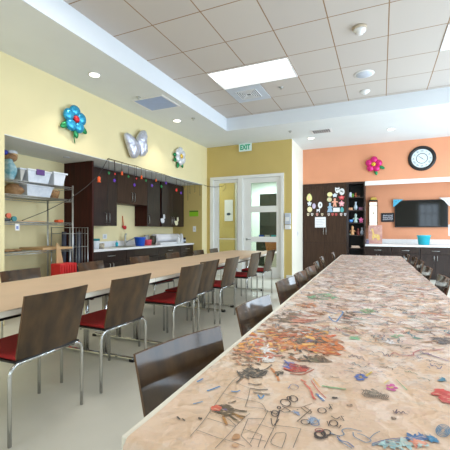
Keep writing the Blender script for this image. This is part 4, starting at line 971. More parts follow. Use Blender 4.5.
bx(bm, (p.x, YB-.026, p.z), (q.x, YB-.0005, p.z+.018)); bx(bm, (p.x, YB-.026, q.z-.018), (q.x, YB-.0005, q.z)); bx(bm, (p.x, YB-.026, p.z+.018), (p.x+.018, YB-.0005, q.z-.018)); bx(bm, (q.x-.018, YB-.026, p.z+.018), (q.x, YB-.0005, q.z-.018))
obj('frame', bm, M['black'], t)
bm = bmesh.new(); random.seed(3)
w, h = q.x-p.x, q.z-p.z
for row, z in enumerate((.70, .48, .28)):
    pts = []; n = 9
    for k in range(n*2): pts.append((p.x+w*(.14+.72*k/(n*2-1)), YB-.0165, p.z+h*(z+(.10 if k % 2 else -.07)*random.uniform(.5, 1.2))))
    tube(bm, pts, .009, 5)
obj('handwriting', bm, mat('white chalk', (232, 234, 244), .7), t)
PY = YB-.10
p, q = on_z(368.2, 243.2, CT), on_z(382, 243.2, CT)
PY = YF+.42
p, q = on_y(368.4, 243.4, PY), on_y(382.2, 225.2, PY)
t = thing('canvas_painting', 'small pink canvas with a yellow animal leaning above the worktop', 'painting', ((p.x+q.x)/2, PY, CT))
obj('canvas', box((p.x, PY, CT+.001), (q.x, PY+.03, q.z), .003), M['canvas'], t)
w, h = q.x-p.x, q.z-CT
bm = bmesh.new(); fr_ = (Vector((p.x, PY-.0005, CT)), EX, ZZ, ON)
prism(bm, [(w*a, h*b) for a, b in ((.3, .22), (.38, .2), (.42, .32), (.62, .3), (.68, .18), (.8, .2), (.84, .34), (.8, .48), (.6, .52), (.48, .5), (.4, .62), (.36, .78), (.26, .84), (.2, .76), (.28, .66), (.3, .5), (.26, .36))], fr_, 0, .002)
obj('painted_animal', bm, M['yellow_paint'], t)
bm = bmesh.new()
for (a, b) in ((.45, .42), (.55, .4), (.66, .42), (.4, .3), (.24, .8), (.15, .7), (.5, .9), (.1, .5), (.75, .86)): ell(bm, (p.x+w*a, PY-.003, CT+h*b), (w*.03, .001, h*.02))
obj('painted_dot', bm, mat('pale dabs', (240, 220, 200), .6, var=.3, scale=30), t)
p, q = on_y(417, 243.8, YF+.22), on_y(430.8, 235.3, YF+.22)
cx_ = (p.x+q.x)/2; r1 = (q.x-p.x)/2
bm = bmesh.new(); lathe(bm, [(r1*.80, .001), (r1*.97, q.z-CT-.03), (r1*1.03, q.z-CT-.03), (r1*1.04, q.z-CT), (r1*.95, q.z-CT), (r1*.77, .012)], (cx_, YF+.22, CT), 28)
single('plastic_tub', bm, M['teal'], 'turquoise plastic tub on the white worktop under the television', 'tub')
single('toy_block', box((-.37, YF+.25, CT+.001), (-.30, YF+.33, CT+.10), .008), mat('mauve grey card', (140, 130, 150), .5), 'small grey box on the worktop between bookcase and painting', 'box')
# small wall fittings
p, q = on_y(285.2, 229.3, YD), on_y(291.2, 213, YD)
t = thing('wall_dispenser', 'white and grey wall dispenser beside the glazed door', 'dispenser', ((p.x+q.x)/2, YD-.05, p.z))
h = q.z-p.z
obj('body', box((p.x, YD-.06, p.z+h*.3), (q.x-.005, YD-.0005, q.z), .01), M['metal_grey'], t)
obj('window', box((p.x+.02, YD-.064, p.z+h*.5), (q.x-.03, YD-.0602, q.z-h*.25)), M['plastic_white'], t)
obj('drip_tray', box((p.x+.005, YD-.07, p.z), (q.x-.01, YD-.0005, p.z+h*.27), .008), M['plastic_white'], t)
def plate(name, lo, hi, label, cat, tog, m=None):
    t = thing(name, label, cat, lo); obj('plate', box(lo, hi, .002), m or M['plastic_white'], t); obj('toggle', box(*tog), M['metal_grey'], t)
q = on_x(297.5, 233.5, -1.983)
plate('light_switch', (-1.9825, q.y-.045, q.z-.07), (-1.975, q.y+.045, q.z+.07), 'white light switch on the white corner wall', 'light switch', ((-1.9745, q.y-.015, q.z-.03), (-1.968, q.y+.015, q.z+.03)))
q = on_y(194.5, 229, N1)
plate('light_switch', (q.x-.045, N1-.008, q.z-.075), (q.x+.045, N1-.0005, q.z+.075), 'white light switch on the mustard niche wall', 'light switch', ((q.x-.015, N1-.014, q.z-.03), (q.x+.015, N1-.0085, q.z+.03)))
p, q = on_y(189.5, 216.5, N1), on_y(198.3, 210.5, N1)
t = thing('wall_sign', 'bright lime green label above the light switch on mustard wall', 'sign', ((p.x+q.x)/2, N1-.004, p.z))
obj('card', box((p.x, N1-.006, p.z), (q.x, N1-.0005, q.z)), M['lime'], t)
obj('band', box((p.x, N1-.008, q.z-.035), (q.x, N1-.0062, q.z-.002)), mat('dark green band', (96, 130, 50), .5), t)

# ------------------------------------------------------------------ kitchen niche
PY0 = 4.545
single('end_panel', box((XN+.001, PY0, 0), (-4.53, PY0+.04, ZS-.0115)), M['mahogany'], 'tall dark mahogany end panel of the kitchen run', 'cabinet panel')
UX = -4.85
def wall_cab(y0, y1, z0, doors, label, hz=None, side=None):
    t = thing('wall_cabinet', label, 'cabinet', (UX, y0, z0), 'kitchen wall cabinets')
    obj('body', box((XN+.001, y0+.001, z0), (UX, y1-.001, ZS-.03)), side or M['mahogany'], t)
    n = len(doors)-1
    for k in range(n):
        a, b = doors[k]+.003, doors[k+1]-.003
        d = obj('door', bx(bmesh.new(), (UX, a, z0+.003), (UX+.02, b, ZS-.05), 0, .003), M['espresso'] if hz != 'brown' else M['espresso_brown'], t)
        hy = b-.04 if k % 2 == 0 else a+.04
        if n == 1: hy = a+.04
        obj('handle', tube(bmesh.new(), [(UX+.02, hy, z0+.06), (UX+.046, hy, z0+.068), (UX+.046, hy, z0+.24), (UX+.02, hy, z0+.248)], .006, 8), M['steel'], d)
    return t
wall_cab(4.587, 5.51, 1.28, (4.587, 5.235, 5.51), 'tall dark wall cabinet next to the mahogany end panel')
wall_cab(5.514, 6.505, 1.745, (5.514, 6.0, 6.505), 'short brown wall cabinet above the sink', 'brown')
wall_cab(6.509, 7.0, 1.285, (6.509, 7.0), 'single-door dark wall cabinet above the blue bucket')
wall_cab(7.08, 8.10, 1.285, (7.08, 7.53, 8.10), 'last dark wall cabinet above the paper roll')
single('gap_shade_strip', box((XN+.05, 7.004, 1.285), (UX-.1, 7.076, ZS-.03)), M['black'], 'black strip standing for the dark gap between the wall cabinets', 'cabinet panel')  # black fill put between the cabinets to keep the gap dark
BXF = -4.56; KT = .857
for i, (y0, y1, nd) in enumerate([(4.587, 5.45, 2), (5.45, 6.52, 2), (6.52, 7.46, 2), (7.46, 8.10, 1)]):
    y0 += .001; y1 -= .001
    t = thing('kitchen_cabinet', ['dark base cabinet beside the mahogany panel', 'dark base cabinet under the sink', 'dark base cabinet under the paper roll', 'narrow dark base cabinet at the niche end'][i], 'cabinet', (BXF, (y0+y1)/2, 0), 'kitchen base cabinets')
    obj('body', bx(box((XN+.001, y0, .1), (BXF, y1, KT-.041)), (XN+.001, y0, 0), (BXF-.06, y1, .1)), M['espresso'], t)
    ym = (y0+y1)/2
    d = obj('drawer', box((BXF, y0+.004, .63), (BXF+.02, y1-.004, KT-.05), .003), M['espresso'], t)
    if i != 1: handle_h(d, (BXF+.02, ym-.09, .725), (BXF+.02, ym+.09, .725), WN)
    for k in range(nd):
        a, b = y0+.004+(y1-y0)*k/nd, y0-.004+(y1-y0)*(k+1)/nd
        d = obj('door', bx(bmesh.new(), (BXF, a, .11), (BXF+.02, b, .615), 0, .003), M['espresso'], t)
        hy = b-.04 if k == 0 else a+.04
        obj('handle', tube(bmesh.new(), [(BXF+.02, hy, .42), (BXF+.046, hy, .428), (BXF+.046, hy, .582), (BXF+.02, hy, .59)], .006, 8), M['steel'], d)
t = thing('kitchen_counter', 'white kitchen worktop with steel sink in the yellow niche', 'worktop', (BXF, 6.3, KT-.04))
obj('slab', box((XN+.001, 4.587, KT-.04), (-4.53, N1-.002, KT), .003), M['counter'], t)
obj('backsplash', box((XN+.001, 4.587, KT+.0005), (XN+.02, N1-.002, KT+.11), .002), M['counter'], t)
bm = bmesh.new(); bx(bm, (-5.02, 5.5, KT+.0005), (-4.64, 6.05, KT+.004)); s1 = obj('sink_rim', bm, M['steel'], t)
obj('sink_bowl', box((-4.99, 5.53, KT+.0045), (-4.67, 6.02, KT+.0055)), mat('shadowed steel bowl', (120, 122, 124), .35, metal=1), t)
fa = on_z(125.2, 245.2, KT)
fx, fy = -5.06, on_x(125.2, 243, -5.06).y
t = thing('faucet', 'steel faucet with angled spout behind the sink', 'faucet', (fx, fy, KT))
obj('body', bx(lathe(bmesh.new(), [(.03, .0006), (.03, .012), (.018, .02), (.017, .17), (.021, .19), (.02, .24), (.01, .25)], (fx, fy, KT), 16), (fx-.006, fy-.006, KT+.24), (fx+.006, fy+.05, KT+.27)), M['steel'], t)
obj('spout', tube(bmesh.new(), [(fx, fy, KT+.07), (fx+.05, fy+.09, KT+.12), (fx+.13, fy+.2, KT+.185), (fx+.16, fy+.23, KT+.185), (fx+.165, fy+.235, KT+.155)], .013, 10), M['steel'], t)
def pot(name, u, v, x, prof, m, label, cat, parts=()):
    y = on_x(u, v, x).y
    t = thing(name, label, cat, (x, y, KT))
    obj('body', lathe(bmesh.new(), [(r, h+.001) for r, h in prof], (x, y, KT), 18), m, t)
    for (pn, pr, pmat) in parts: obj(pn, lathe(bmesh.new(), pr, (x, y, KT), 18), pmat, t)
    return t
pot('storage_tub', 94.6, 246, -4.68, [(.075, 0), (.085, .14), (.085, .15)], M['white_bin'], 'white tub with dark teal lid at the mahogany panel', 'tub', [('lid', [(.09, .1505), (.09, .185), (.08, .19)], M['teal_dark'])])
y = on_x(100.3, 246, -4.70).y
single('photo_cube', box((-4.755, y-.06, KT+.001), (-4.65, y+.06, KT+.10), .012), mat('photo print', (196, 186, 160), .5, col2=(90, 82, 74), scale=28), 'small cube with printed photographs on the kitchen worktop', 'ornament')
pot('soap_bottle', 116.8, 244.5, -5.075, [(.028, 0), (.03, .07), (.012, .09)], M['teal'], 'small teal soap bottle behind the sink', 'bottle', [('pump', [(.008, .0905), (.008, .12), (.016, .121), (.016, .13)], M['plastic_white'])])
pot('bucket', 140, 243.5, -4.78, [(.095, 0), (.118, .165), (.124, .17), (.124, .185), (.112, .185), (.09, .012)], M['blue'], 'blue plastic bucket on the kitchen worktop', 'bucket')
pot('bucket', 147.3, 243, -4.80, [(.09, 0), (.1, .10), (.104, .125), (.094, .125), (.085, .012)], M['pinkred'], 'pink red tub beside the blue bucket', 'tub')
pot('glass_jar', 146.6, 240, -5.02, [(.07, 0), (.07, .17), (.055, .20)], M['clear_bin'], 'clear jar behind the pink red tub', 'jar', [('lid', [(.058, .2005), (.058, .225)], M['steel'])])
pot('tape_roll', 152.4, 243.5, -4.84, [(.05, 0), (.052, .06), (.06, .15), (.045, .21)], mat('dark olive plastic', (66, 58, 40), .5, var=.2, scale=15), 'dark olive bottle between tub and paper roll', 'bottle')
# paper roll on its cutter
ya, yb_ = on_x(154, 240, -4.86).y, on_x(177.5, 240, -4.86).y
t = thing('paper_roll', 'wide white paper roll in a metal cutter on the kitchen worktop', 'paper roll', (-4.86, ya, KT))
obj('roll', lathe(bmesh.new(), [(.10, 0), (.10, yb_-ya)], (-4.86, ya, KT+.15), 28, axis='y', smooth=True), mat('white roll paper', (226, 224, 228), .6, var=.03), t)
for yy in (ya-.012, yb_+.002): obj('bracket', bx(bmesh.new(), (-4.93, yy, KT+.001), (-4.79, yy+.01, KT+.2), 0, .002), M['steel'], t)
obj('core', tube(bmesh.new(), [(-4.86, ya-.03, KT+.15), (-4.86, yb_+.03, KT+.15)], .02, 12), M['cardboard'], t)
ya2 = on_x(158, 244, -4.66).y
bm = bmesh.new()
for k in range(6): bx(bm, (-4.74+.004*(k % 3), ya2+.03*(k % 2), KT+.001+k*.009), (-4.60, ya2+.95-.04*(k % 3), KT+.0085+k*.009))
o = single('paper_stack', bm, M['paper'], 'loose pile of white papers before the paper roll', 'papers'); o['kind'] = 'stuff'
pot('spray_bottle', 178.4, 243.5, -4.575, [(.04, 0), (.042, .11), (.016, .16), (.016, .17)], M['plastic_white'], 'white bottle at the end of the paper roll', 'bottle', [('trigger', [(.02, .1705), (.024, .2), (.018, .22)], M['plastic_white'])])
pot('soda_bottle', 185.2, 243, -4.82, [(.045, 0), (.048, .09), (.044, .1), (.048, .12), (.02, .165), (.018, .18)], mat('dark bottle', (22, 20, 26), .25, var=.1), 'dark bottle with pale band near the niche end', 'bottle', [('label_band', [(.0485, .04), (.0495, .042), (.0495, .085), (.0485, .087)], M['clear_bin']), ('cap', [(.02, .1805), (.02, .205)], M['black'])])
yv = on_x(181, 240, -4.9).y
bm = bmesh.new(); prism(bm, [(0, 0), (.13, 0), (.09, .2), (.05, .25), (.02, .22)], (Vector((-4.9, yv-.07, KT+.001)), EY, ZZ, WN), 0, .05)
single('cloth_bag', bm, mat('white cloth', (222, 224, 230), .8, var=.05, scale=10, bump=.2), 'white pointed cloth bag behind the spray bottle', 'bag')
# wall outlet and red hanging ornament
q = on_x(104.6, 236.5, XN)
plate('wall_outlet', (XN+.0005, q.y-.06, q.z-.05), (XN+.008, q.y+.06, q.z+.05), 'white double wall outlet above the kitchen worktop', 'outlet', ((XN+.0085, q.y-.03, q.z-.03), (XN+.011, q.y+.03, q.z+.03)))
q0, q1 = on_x(122.5, 216, XN+.02), on_x(124, 227.5, XN+.02)
t = thing('hanging_ornament', 'red ornament on a cord on the yellow wall above the faucet', 'ornament', (q1.x, q1.y, q1.z-.05))
obj('cord', tube(bmesh.new(), [(q0.x, q0.y, q0.z), (q0.x, q0.y+.015, q0.z-.1), (q1.x, q1.y-.02, q1.z+.03)], .009, 6), M['orange_toy'], t)
bm = bmesh.new(); ell(bm, (q1.x+.01, q1.y+.02, q1.z), (.02, .05, .045)); ell(bm, (q1.x+.01, q1.y-.04, q1.z+.02), (.016, .025, .03)); obj('charm', bm, M['red'], t)
for (u, v, c, lb) in ((162.7, 219.5, (226, 226, 232), 'white hanging decoration under the dark gap strip'), (176.5, 222, (232, 226, 190), 'cream animal decoration hanging on the last wall cabinet')):
    q = on_x(u, v, UX+.045); m = mat('ceramic ornament', c, .4, var=.08, scale=20)
    t = thing('hanging_ornament', lb, 'ornament', (q.x, q.y, q.z-.09), 'ornaments hanging on the wall cabinets')
    bm = bmesh.new(); ell(bm, (q.x, q.y, q.z-.03), (.018, .075, .06)); ell(bm, (q.x, q.y+.06, q.z+.05), (.016, .04, .04)); ell(bm, (q.x, q.y+.04, q.z+.1), (.01, .014, .03)); ell(bm, (q.x, q.y+.08, q.z+.1), (.01, .014, .03)); ell(bm, (q.x, q.y-.06, q.z-.0), (.014, .03, .03))
    obj('body', bm, m, t)
    obj('cord', tube(bmesh.new(), [(q.x, q.y+.05, q.z+.09), (q.x, q.y+.05, q.z+.24)], .003, 6), M['wire'], t)

# ------------------------------------------------------------------ wire shelving in the niche
SX0, SX1, SY0, SY1 = -5.02, -4.46, 2.90, 4.07
t = thing('wire_shelving', 'chrome wire shelving unit loaded with boxes in the yellow niche', 'shelving', ((SX0+SX1)/2, (SY0+SY1)/2, 0))
for x in (SX0, SX1):
    for y in (SY0, SY1): obj('post', tube(bmesh.new(), [(x, y, .002), (x, y, 1.90)], .013, 10), M['steel'], t)
SHZ = [1.875, 1.68, 1.315, .905, .42]
for z in SHZ:
    bm = bmesh.new()
    for y in (SY0, SY1):
        for dz in (0, -.03): tube(bm, [(SX0, y, z-.006+dz), (SX1, y, z-.006+dz)], .0045, 6)
    for x in (SX0, SX1):
        for dz in (0, -.03): tube(bm, [(x, SY0, z-.006+dz), (x, SY1, z-.006+dz)], .0045, 6)
        n = 26; tube(bm, [(x, SY0+(SY1-SY0)*k/n, z-.006-(0.03 if k % 2 else 0)) for k in range(n+1)], .003, 5)
    for k in range(1, 30): y = SY0+(SY1-SY0)*k/30; tube(bm, [(SX0, y, z-.003), (SX1, y, z-.003)], .0025, 5)
    obj('shelf', bm, M['steel'], t)
def bin_(name, y0, y1, x0, x1, z, h, m, label, lid=None, flare=.0, latch=None, rim=True):
    t = thing(name, label, 'storage bin', ((x0+x1)/2, (y0+y1)/2, z))
    bm = bmesh.new(); b = .03
    lo = [(x0+b, y0+b), (x1-b, y0+b), (x1-b, y1-b), (x0+b, y1-b)]; hi = [(x0, y0), (x1, y0), (x1, y1), (x0, y1)]
    A = [bm.verts.new((p[0], p[1], z+.001)) for p in lo]; B = [bm.verts.new((p[0], p[1], z+h)) for p in hi]
    C = [bm.verts.new((p[0]+(.006 if p[0] == x0 else -.006), p[1]+(.006 if p[1] == y0 else -.006), z+h)) for p in hi]
    D = [bm.verts.new((p[0], p[1], z+.008)) for p in lo]
    bm.faces.new(A[::-1])
    for k in range(4):
        j = (k+1) % 4
        bm.faces.new((A[k], A[j], B[j], B[k])); bm.faces.new((B[k], B[j], C[j], C[k])); bm.faces.new((C[k], C[j], D[j], D[k]))
    bm.faces.new(D)
    obj('body', bm, m, t)
    if rim and not lid: obj('rim', bx(bx(bx(bx(bmesh.new(), (x1, y0-.02, z+h-.02), (x1+.018, y1+.02, z+h+.004)), (x0-.018, y0-.02, z+h-.02), (x0, y1+.02, z+h+.004)), (x0, y0-.02, z+h-.02), (x1, y0, z+h+.004)), (x0, y1, z+h-.02), (x1, y1+.02, z+h+.004)), m, t)
    if lid: obj('lid', bx(bmesh.new(), (x0-.012, y0-.012, z+h+.0005), (x1+.012, y1+.012, z+h+.022), 0, .006), lid, t)
    if latch: obj('latch', box((x1+.001, latch[0], z+h-.05), (x1+.02, latch[1], z+h+.03), .004), M['purple'], t)
    return t
Xf = -4.50
def yx(u, v, x=Xf): return on_x(u, v, x).y
zA = SHZ[0]; zB = SHZ[1]
bin_('storage_bin', yx(28, 184), yx(51, 184), -4.86, Xf, zA, .165, M['clear_bin'], 'clear lidded bin with purple latch on the top shelf', M['white_bin'], latch=(yx(36, 170), yx(44, 170)))
bin_('storage_bin', yx(54, 186), yx(66, 186), -4.84, Xf, zA, .20, M['white_bin'], 'plain white open bin at the end of the top shelf')
bin_('storage_bin', yx(21.3, 182), yx(26.3, 182), -4.86, Xf-.02, zA, .16, mat('grey translucent plastic', (186, 184, 178), .4, var=.05), 'grey translucent box on the top shelf between bag and clear bin', M['clear_bin'])
bin_('storage_bin', yx(27, 195), yx(53, 195), -4.86, Xf, zB, .14, M['clear_bin'], 'clear low bin under the top shelf beside the brown bag', M['clear_bin'])
yb0 = yx(58.5, 195)
t = thing('wicker_basket', 'small dark brown wicker basket at the end of the second shelf', 'basket', (-4.62, yb0, zB))
obj('bowl', lathe(bmesh.new(), [(.07, .001), (.095, .08), (.1, .12), (.09, .12), (.065, .012)], (-4.62, yb0, zB), 18), M['wicker'], t)
bm = bmesh.new()
for k in range(7): ell(bm, (-4.62+.05*math.cos(k*2.4), yb0+.05*math.sin(k*2.4), zB+.115), (.028, .03, .022))
obj('contents', bm, M['cardboard'], t)
# teal bag and brown bag
def bag(name, c, r, h, m, label, top=None, lumps=.25):
    t = thing(name, label, 'bag', c); bm = bmesh.new(); n, k_ = 24, 9; rings = []
    for j in range(k_+1):
        f = j/k_; prof = (.72+.4*math.sin(PI*min(1, f*1.15)))*(1 if f < .75 else 1-.9*(f-.75))
        ring = []
        for i in range(n):
            a = 2*PI*i/n; q = prof*(1+lumps*noise.noise(Vector((math.cos(a)*1.6, math.sin(a)*1.6, f*2.5+c[1]*3))))
            ring.append(bm.verts.new((c[0]+r[0]*q*math.cos(a), c[1]+r[1]*q*math.sin(a), c[2]+.002+h*f)))
        rings.append(ring)
    for j in range(k_):
        for i in range(n): bm.faces.new((rings[j][i], rings[j][(i+1) % n], rings[j+1][(i+1) % n], rings[j+1][i])).smooth = True
    bm.faces.new(rings[0][::-1]); bm.faces.new(rings[-1])
    obj('body', bm, m, t)
    if top:
        for (dx, dy, dz, rr, mm) in top:
            b2 = bmesh.new(); ell(b2, (c[0]+dx, c[1]+dy, c[2]+h+dz), rr); obj('contents', b2, mm, t)
    return t
bag('gift_bag', (-4.66, yx(8, 180, -4.66), zA), (.12, .07), .29, M['teal_bag'], 'teal and white printed bag stuffed with crumpled paper on the top shelf', [(0, .03, .03, (.09, .09, .06), M['brown_bag']), (.02, .06, .06, (.05, .06, .05), M['cardboard']), (.0, -.05, .085, (.05, .045, .04), mat('deep blue tissue', (34, 50, 150), .5, var=.2, scale=20)), (.02, .05, .105, (.05, .07, .03), M['clear_bin'])])
bag('paper_bag', (-4.66, yx(13, 195, -4.66), zB), (.13, .105), .155, M['brown_bag'], 'crumpled brown paper bag under the top shelf')
# third shelf bits
y_ = yx(11.5, 221); z_ = SHZ[2]
t = thing('tape_dispenser', 'small black tape dispenser with orange and teal rolls on the third shelf', 'tape dispenser', (-4.55, y_, z_))
obj('base', box((-4.59, y_-.10, z_+.001), (-4.51, y_, z_+.04), .008), M['black'], t)
obj('roll', lathe(bmesh.new(), [(.034, 0), (.034, .03)], (-4.565, y_-.01, z_+.078), 18, axis='x', smooth=False), M['orange_toy'], t)
part_label(obj('roll', lathe(bmesh.new(), [(.034, 0), (.034, .03)], (-4.525, y_+.04, z_+.036), 18, axis='x', smooth=False), M['teal_dark'], t), 'dark teal roll')
y_ = yx(62, 220)
single('scrub_block', box((-4.62, y_-.05, z_+.001), (-4.52, y_+.05, z_+.045), .014), M['orange_toy'], 'orange block at the end of the third shelf', 'block')
y_ = yx(28, 220)
bm = bmesh.new(); bx(bm, (-4.8, y_-.12, z_+.001), (-4.52, y_+.28, z_+.008)); bx(bm, (-4.76, y_-.02, z_+.008), (-4.55, y_+.33, z_+.016))
single('cardboard_sheet', bm, M['cardboard'], 'thin tan sheets lying on the third shelf', 'cardboard')
q = on_x(17, 226, SX1+.018)
t = thing('shelf_tag', 'small white tag clipped under the third shelf edge', 'tag', (q.x, q.y, q.z-.06)); obj('card', box((q.x-.001, q.y-.025, q.z-.06), (q.x+.001, q.y+.035, q.z+.03)), M['paper'], t); obj('print', box((q.x+.0012, q.y-.012, q.z-.04), (q.x+.0018, q.y+.02, q.z)), mat('blue print', (120, 140, 196), .6), t)
z_ = SHZ[3]
single('cardboard_sheet', box((-4.95, yx(40, 250), z_+.001), (-4.44, SY1-.02, z_+.035), .004), M['cardboard'], 'thick tan board on the fourth shelf beside the post', 'cardboard')
bm = bmesh.new()
for k in range(9): ell(bm, (-4.6+.06*math.cos(k*1.9), SY0+.12+.028*k, z_+.018), (.06, .06, .016))
single('paper_scraps', bm, M['brown_bag'], 'flat brown paper scraps spread on the fourth shelf', 'paper')['kind'] = 'stuff'
# wire rack trolley between shelving and panel
RX0_, RX1_, RY0_, RY1_ = -5.0, -4.58, 4.125, 4.50
t = thing('wire_trolley', 'slim grey wire trolley holding dark rolls beside the mahogany panel', 'trolley', (-4.8, 4.3, 0))
for x in (RX0_, RX1_):
    for y in (RY0_, RY1_): obj('post', tube(bmesh.new(), [(x, y, .05), (x, y, 1.25)], .009, 8), M['steel'], t); obj('wheel', lathe(bmesh.new(), [(.024, -.01), (.025, 0), (.024, .01)], (x, y, .026), 14, axis='x'), M['black'], t)
for z in (.12, .62, .92, 1.14, 1.24):
    bm = bmesh.new(); tube(bm, [(RX0_, RY0_, z), (RX1_, RY0_, z), (RX1_, RY1_, z), (RX0_, RY1_, z), (RX0_, RY0_, z)], .005, 6)
    if z < .2:
        for k in range(9): x = RX0_+(RX1_-RX0_)*k/8; tube(bm, [(x, RY0_, z), (x, RY1_, z)], .003, 5)
    obj('rail', bm, M['steel'], t)
bm = bmesh.new()
for k in range(1, 6): y = RY0_+(RY1_-RY0_)*k/6; tube(bm, [(RX1_, y, .12), (RX1_, y, 1.24)], .003, 5)
obj('front_wire', bm, M['steel'], t)
for k in range(4):
    y = RY0_+.06+.085*k
    single('fabric_roll', tube(bmesh.new(), [(-4.8+.06*(k % 2), y, .127), (-4.78+.06*(k % 2), y, 1.17-.03*(k % 3))], .036, 14), M['grey_cloth'], 'dark grey roll standing in the wire trolley, %s from the shelving' % ORD[k], 'fabric roll', 'dark rolls in the wire trolley')
# red crate with board
y0_, y1_ = yx(60, 270, -4.46), yx(77.5, 270, -4.46)
t = thing('red_crate', 'bright red ribbed crate on low black legs before the wire shelving', 'crate', (-4.32, 3.85, 0))
bm = bmesh.new(); cx0, cx1 = -4.42, -4.22
y0_ = on_x(60.5, 270, cx1).y; y1_ = on_x(77, 270, cx1).y; zt_ = on_x(68, 263.5, cx1).z
bx(bm, (cx0, y0_, .30), (cx1, y1_, zt_), 0, .01)
for k in range(6): y = y0_+.02+k*(y1_-y0_-.03)/6; bx(bm, (cx1, y, .32), (cx1+.012, y+.025, zt_-.02))
obj('body', bm, M['red'], t)
for a in (y0_+.03, y1_-.06):
    for b in (cx0+.02, cx1-.05): obj('leg', box((b, a, .001), (b+.03, a+.03, .2995)), M['black'], t)
single('scrap_board', prism(bmesh.new(), [(0, 0), (.12, 0), (.06, .26), (0, .30)], (Vector((-4.37, y0_+.06, zt_+.001)), EY, ZZ, WN), -.012, .0), M['cardboard'], 'tan board offcut standing on the red crate', 'board')

# ------------------------------------------------------------------ string lights along the soffit
t = thing('string_lights', 'dark light string with colored bulbs along the niche soffit', 'string lights', (XL+.03, 4.7, 2.38))
WXx = XL+.03
top = [(108, 158.5), (115, 160.5), (122, 162.5), (129, 164.5), (136, 166), (143, 168.5), (150, 170.5), (157, 172.5), (164, 174.5), (171, 177), (178, 179.5), (185, 182.5), (192, 184), (199, 185), (204, 185)]
pts = [on_x(u, v, WXx) for u, v in top]
obj('wire', tube(bmesh.new(), pts, .006, 6), M['wire'], t)
a = on_x(108, 158.5, WXx); b = on_x(99, 175, WXx); c = on_x(70, 199, SX1+.02); d = on_x(22, 220.5, SX1+.02)
obj('wire', tube(bmesh.new(), [a, on_x(104.5, 165, WXx), b, on_x(86, 187, -4.36), c, on_x(45, 211.5, SX1+.02), d], .005, 6), M['wire'], t)
e0 = on_x(204, 185, WXx); e1 = on_y(222, 186.5, YD-.035)
obj('wire', tube(bmesh.new(), [e0, Vector((-4.24, 8.36, e0.z-.02)), on_y(214, 187, YD-.036), e1, on_y(225.5, 184, YD-.036), on_y(226, 188, YD-.036), on_y(223, 191, YD-.036)], .006, 6), M['wire'], t)
CB = {'green': (30, 130, 70), 'purple': (96, 50, 170), 'orange': (236, 96, 40), 'red': (212, 50, 40), 'gold': (206, 160, 70), 'dark': (70, 58, 48)}
DR = [(99, 179, 7, 'orange', None), (109, 173, 4, 'green', 0), (115, 174, 3, 'red', 1), (114.5, 180.5, 5, 'purple', 1), (122, 173, 5, 'orange', 2), (128.5, 176.5, 4, 'green', 3), (136.5, 178.5, 3, 'red', 4), (134.5, 185, 5, 'purple', 4), (141.5, 177, 5, 'orange', 5), (146, 180.5, 4, 'green', 6), (152, 185.5, 5, 'purple', 6), (156, 180, 4, 'orange', 7), (161.5, 186.5, 5, 'green', 8), (166, 183, 5, 'purple', 8), (176.5, 190, 6, 'red', 10), (181, 193, 5, 'purple', 10), (185, 189, 4, 'gold', 11), (190, 193, 4, 'dark', 12), (195, 193, 4, 'gold', 12), (200, 195, 4, 'dark', 13), (188, 201, 3, 'gold', 11)]
for (u, v, s, cn, k) in DR:
    p = on_x(u, v, WXx+.005); m = mat('bulb '+cn, CB[cn], .3, var=.1, emit=CB[cn], estr=.35)
    r = .0095*s/4*1.3
    bm = bmesh.new()
    if cn in ('green', 'purple', 'red'):
        for j in range(5): a_ = 2*PI*j/5; ell(bm, (p.x, p.y+r*1.3*math.cos(a_), p.z+r*1.3*math.sin(a_)), (r*.6, r*.8, r*.8), seg=8, rings=6)
        ell(bm, p, (r*.8, r*.8, r*.8), seg=8, rings=6)
    elif cn == 'orange': lathe(bm, [(r*.4, r*2), (r*1.1, r*1.2), (r*1.2, 0), (r*.9, -r*1.4), (r*1.5, -r*2.4), (r*.4, -r*2.5)], p, 10)
    else: ell(bm, p, (r*.6, r*.6, r*1.6), seg=8, rings=6)
    o = part_label(obj('bulb', bm, m, t), cn+' bulb')
    tp = on_x(u, v-8, WXx+.005)
    if k is not None:
        z1 = min(q.z for q in [pts[min(range(len(pts)), key=lambda i: abs(pts[i].y-p.y))]])
        obj('drop_wire', tube(bmesh.new(), [(p.x-.004, p.y, p.z+r*.6), (p.x-.004, p.y, max(z1, p.z+r*.8))], .0042, 5), M['wire'], t)

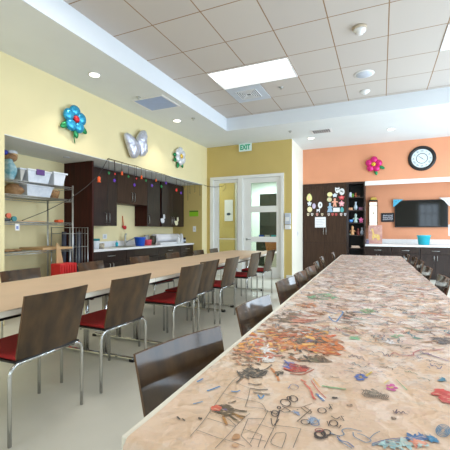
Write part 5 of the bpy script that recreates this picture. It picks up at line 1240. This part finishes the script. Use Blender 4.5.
# ------------------------------------------------------------------ lights
def area(name, loc, rot, sx, sy, e, col):
    l = bpy.data.lights.new(name, 'AREA'); l.shape = 'RECTANGLE'; l.size = sx; l.size_y = sy; l.energy = e; l.color = col
    o = bpy.data.objects.new(name, l); COL.objects.link(o); o.location = loc; o.rotation_euler = rot; return o
DAY = (.70, .85, 1.0)
for i, (a, b, zl, zh) in enumerate(WX): area('window_daylight', (XR+.02, (a+b)/2, (zl+zh)/2), (0, PI/2, 0), zh-zl, b-a, (60, 200, 330)[i], DAY)
for i, (a, b, zl, zh) in enumerate(WY): area('window_daylight', ((a+b)/2, YR-.02, (zl+zh)/2), (PI/2, 0, 0), b-a, zh-zl, 50, DAY)
WARM = (1.0, .97, .92)
for (x, y) in ((-1.885, 2.45), (-1.885, -.35), (1.39, 2.45), (1.39, -.35)):
    area('ceiling_panel_light', (x, y, ZT-.02), (0, 0, 0), 1.25, .65, 36 if y > 0 else 12, WARM)
for (x, y, z, e) in ((-3.724, 3.783, ZC, 26), (-3.769, 6.053, ZC, 26), (-3.72, 1.5, ZC, 26), (-1.547, 8.518, ZC, 22), (.189, 8.474, ZC, 30), (1.9, 8.45, ZC, 30)):
    l = bpy.data.lights.new('downlight_beam', 'SPOT'); l.energy = e*2; l.spot_size = R(110); l.spot_blend = .6; l.color = (1, .95, .86); l.shadow_soft_size = .06
    o = bpy.data.objects.new('downlight_beam', l); COL.objects.link(o); o.location = (x, y, z-.03)
area('corridor_fill', (-5.5, 9.4, 3.15), (0, 0, 0), 1.2, .6, 65, WARM)  # added lamps without a fixture, to brighten the room beyond the glass
area('corridor_fill', (-4.0, 12.4, 3.15), (0, 0, 0), 1.2, .6, 300, (.92, .97, 1.0))
W = bpy.data.worlds.new('sky'); S.world = W; W.use_nodes = True
bg = W.node_tree.nodes['Background']; bg.inputs['Color'].default_value = (.72, .86, 1.0, 1); bg.inputs['Strength'].default_value = 2.2

# ------------------------------------------------------------------ camera
cam = bpy.data.cameras.new('camera'); cam.sensor_width = 36; cam.lens = 36*F/450; cam.shift_y = (HY-225)/450; cam.clip_start = .02
co = bpy.data.objects.new('camera', cam); COL.objects.link(co); co.location = (0, 0, EYE); co.rotation_euler = (PI/2, 0, TH)
S.camera = co
S.view_settings.view_transform = 'Standard'; S.view_settings.look = 'None'; S.view_settings.gamma = 1; S.view_settings.use_curve_mapping = False
S.view_settings.exposure = -0.72
S.cycles.use_denoising = True
S.cycles.max_bounces = 8
S.cycles.sample_clamp_indirect = 6
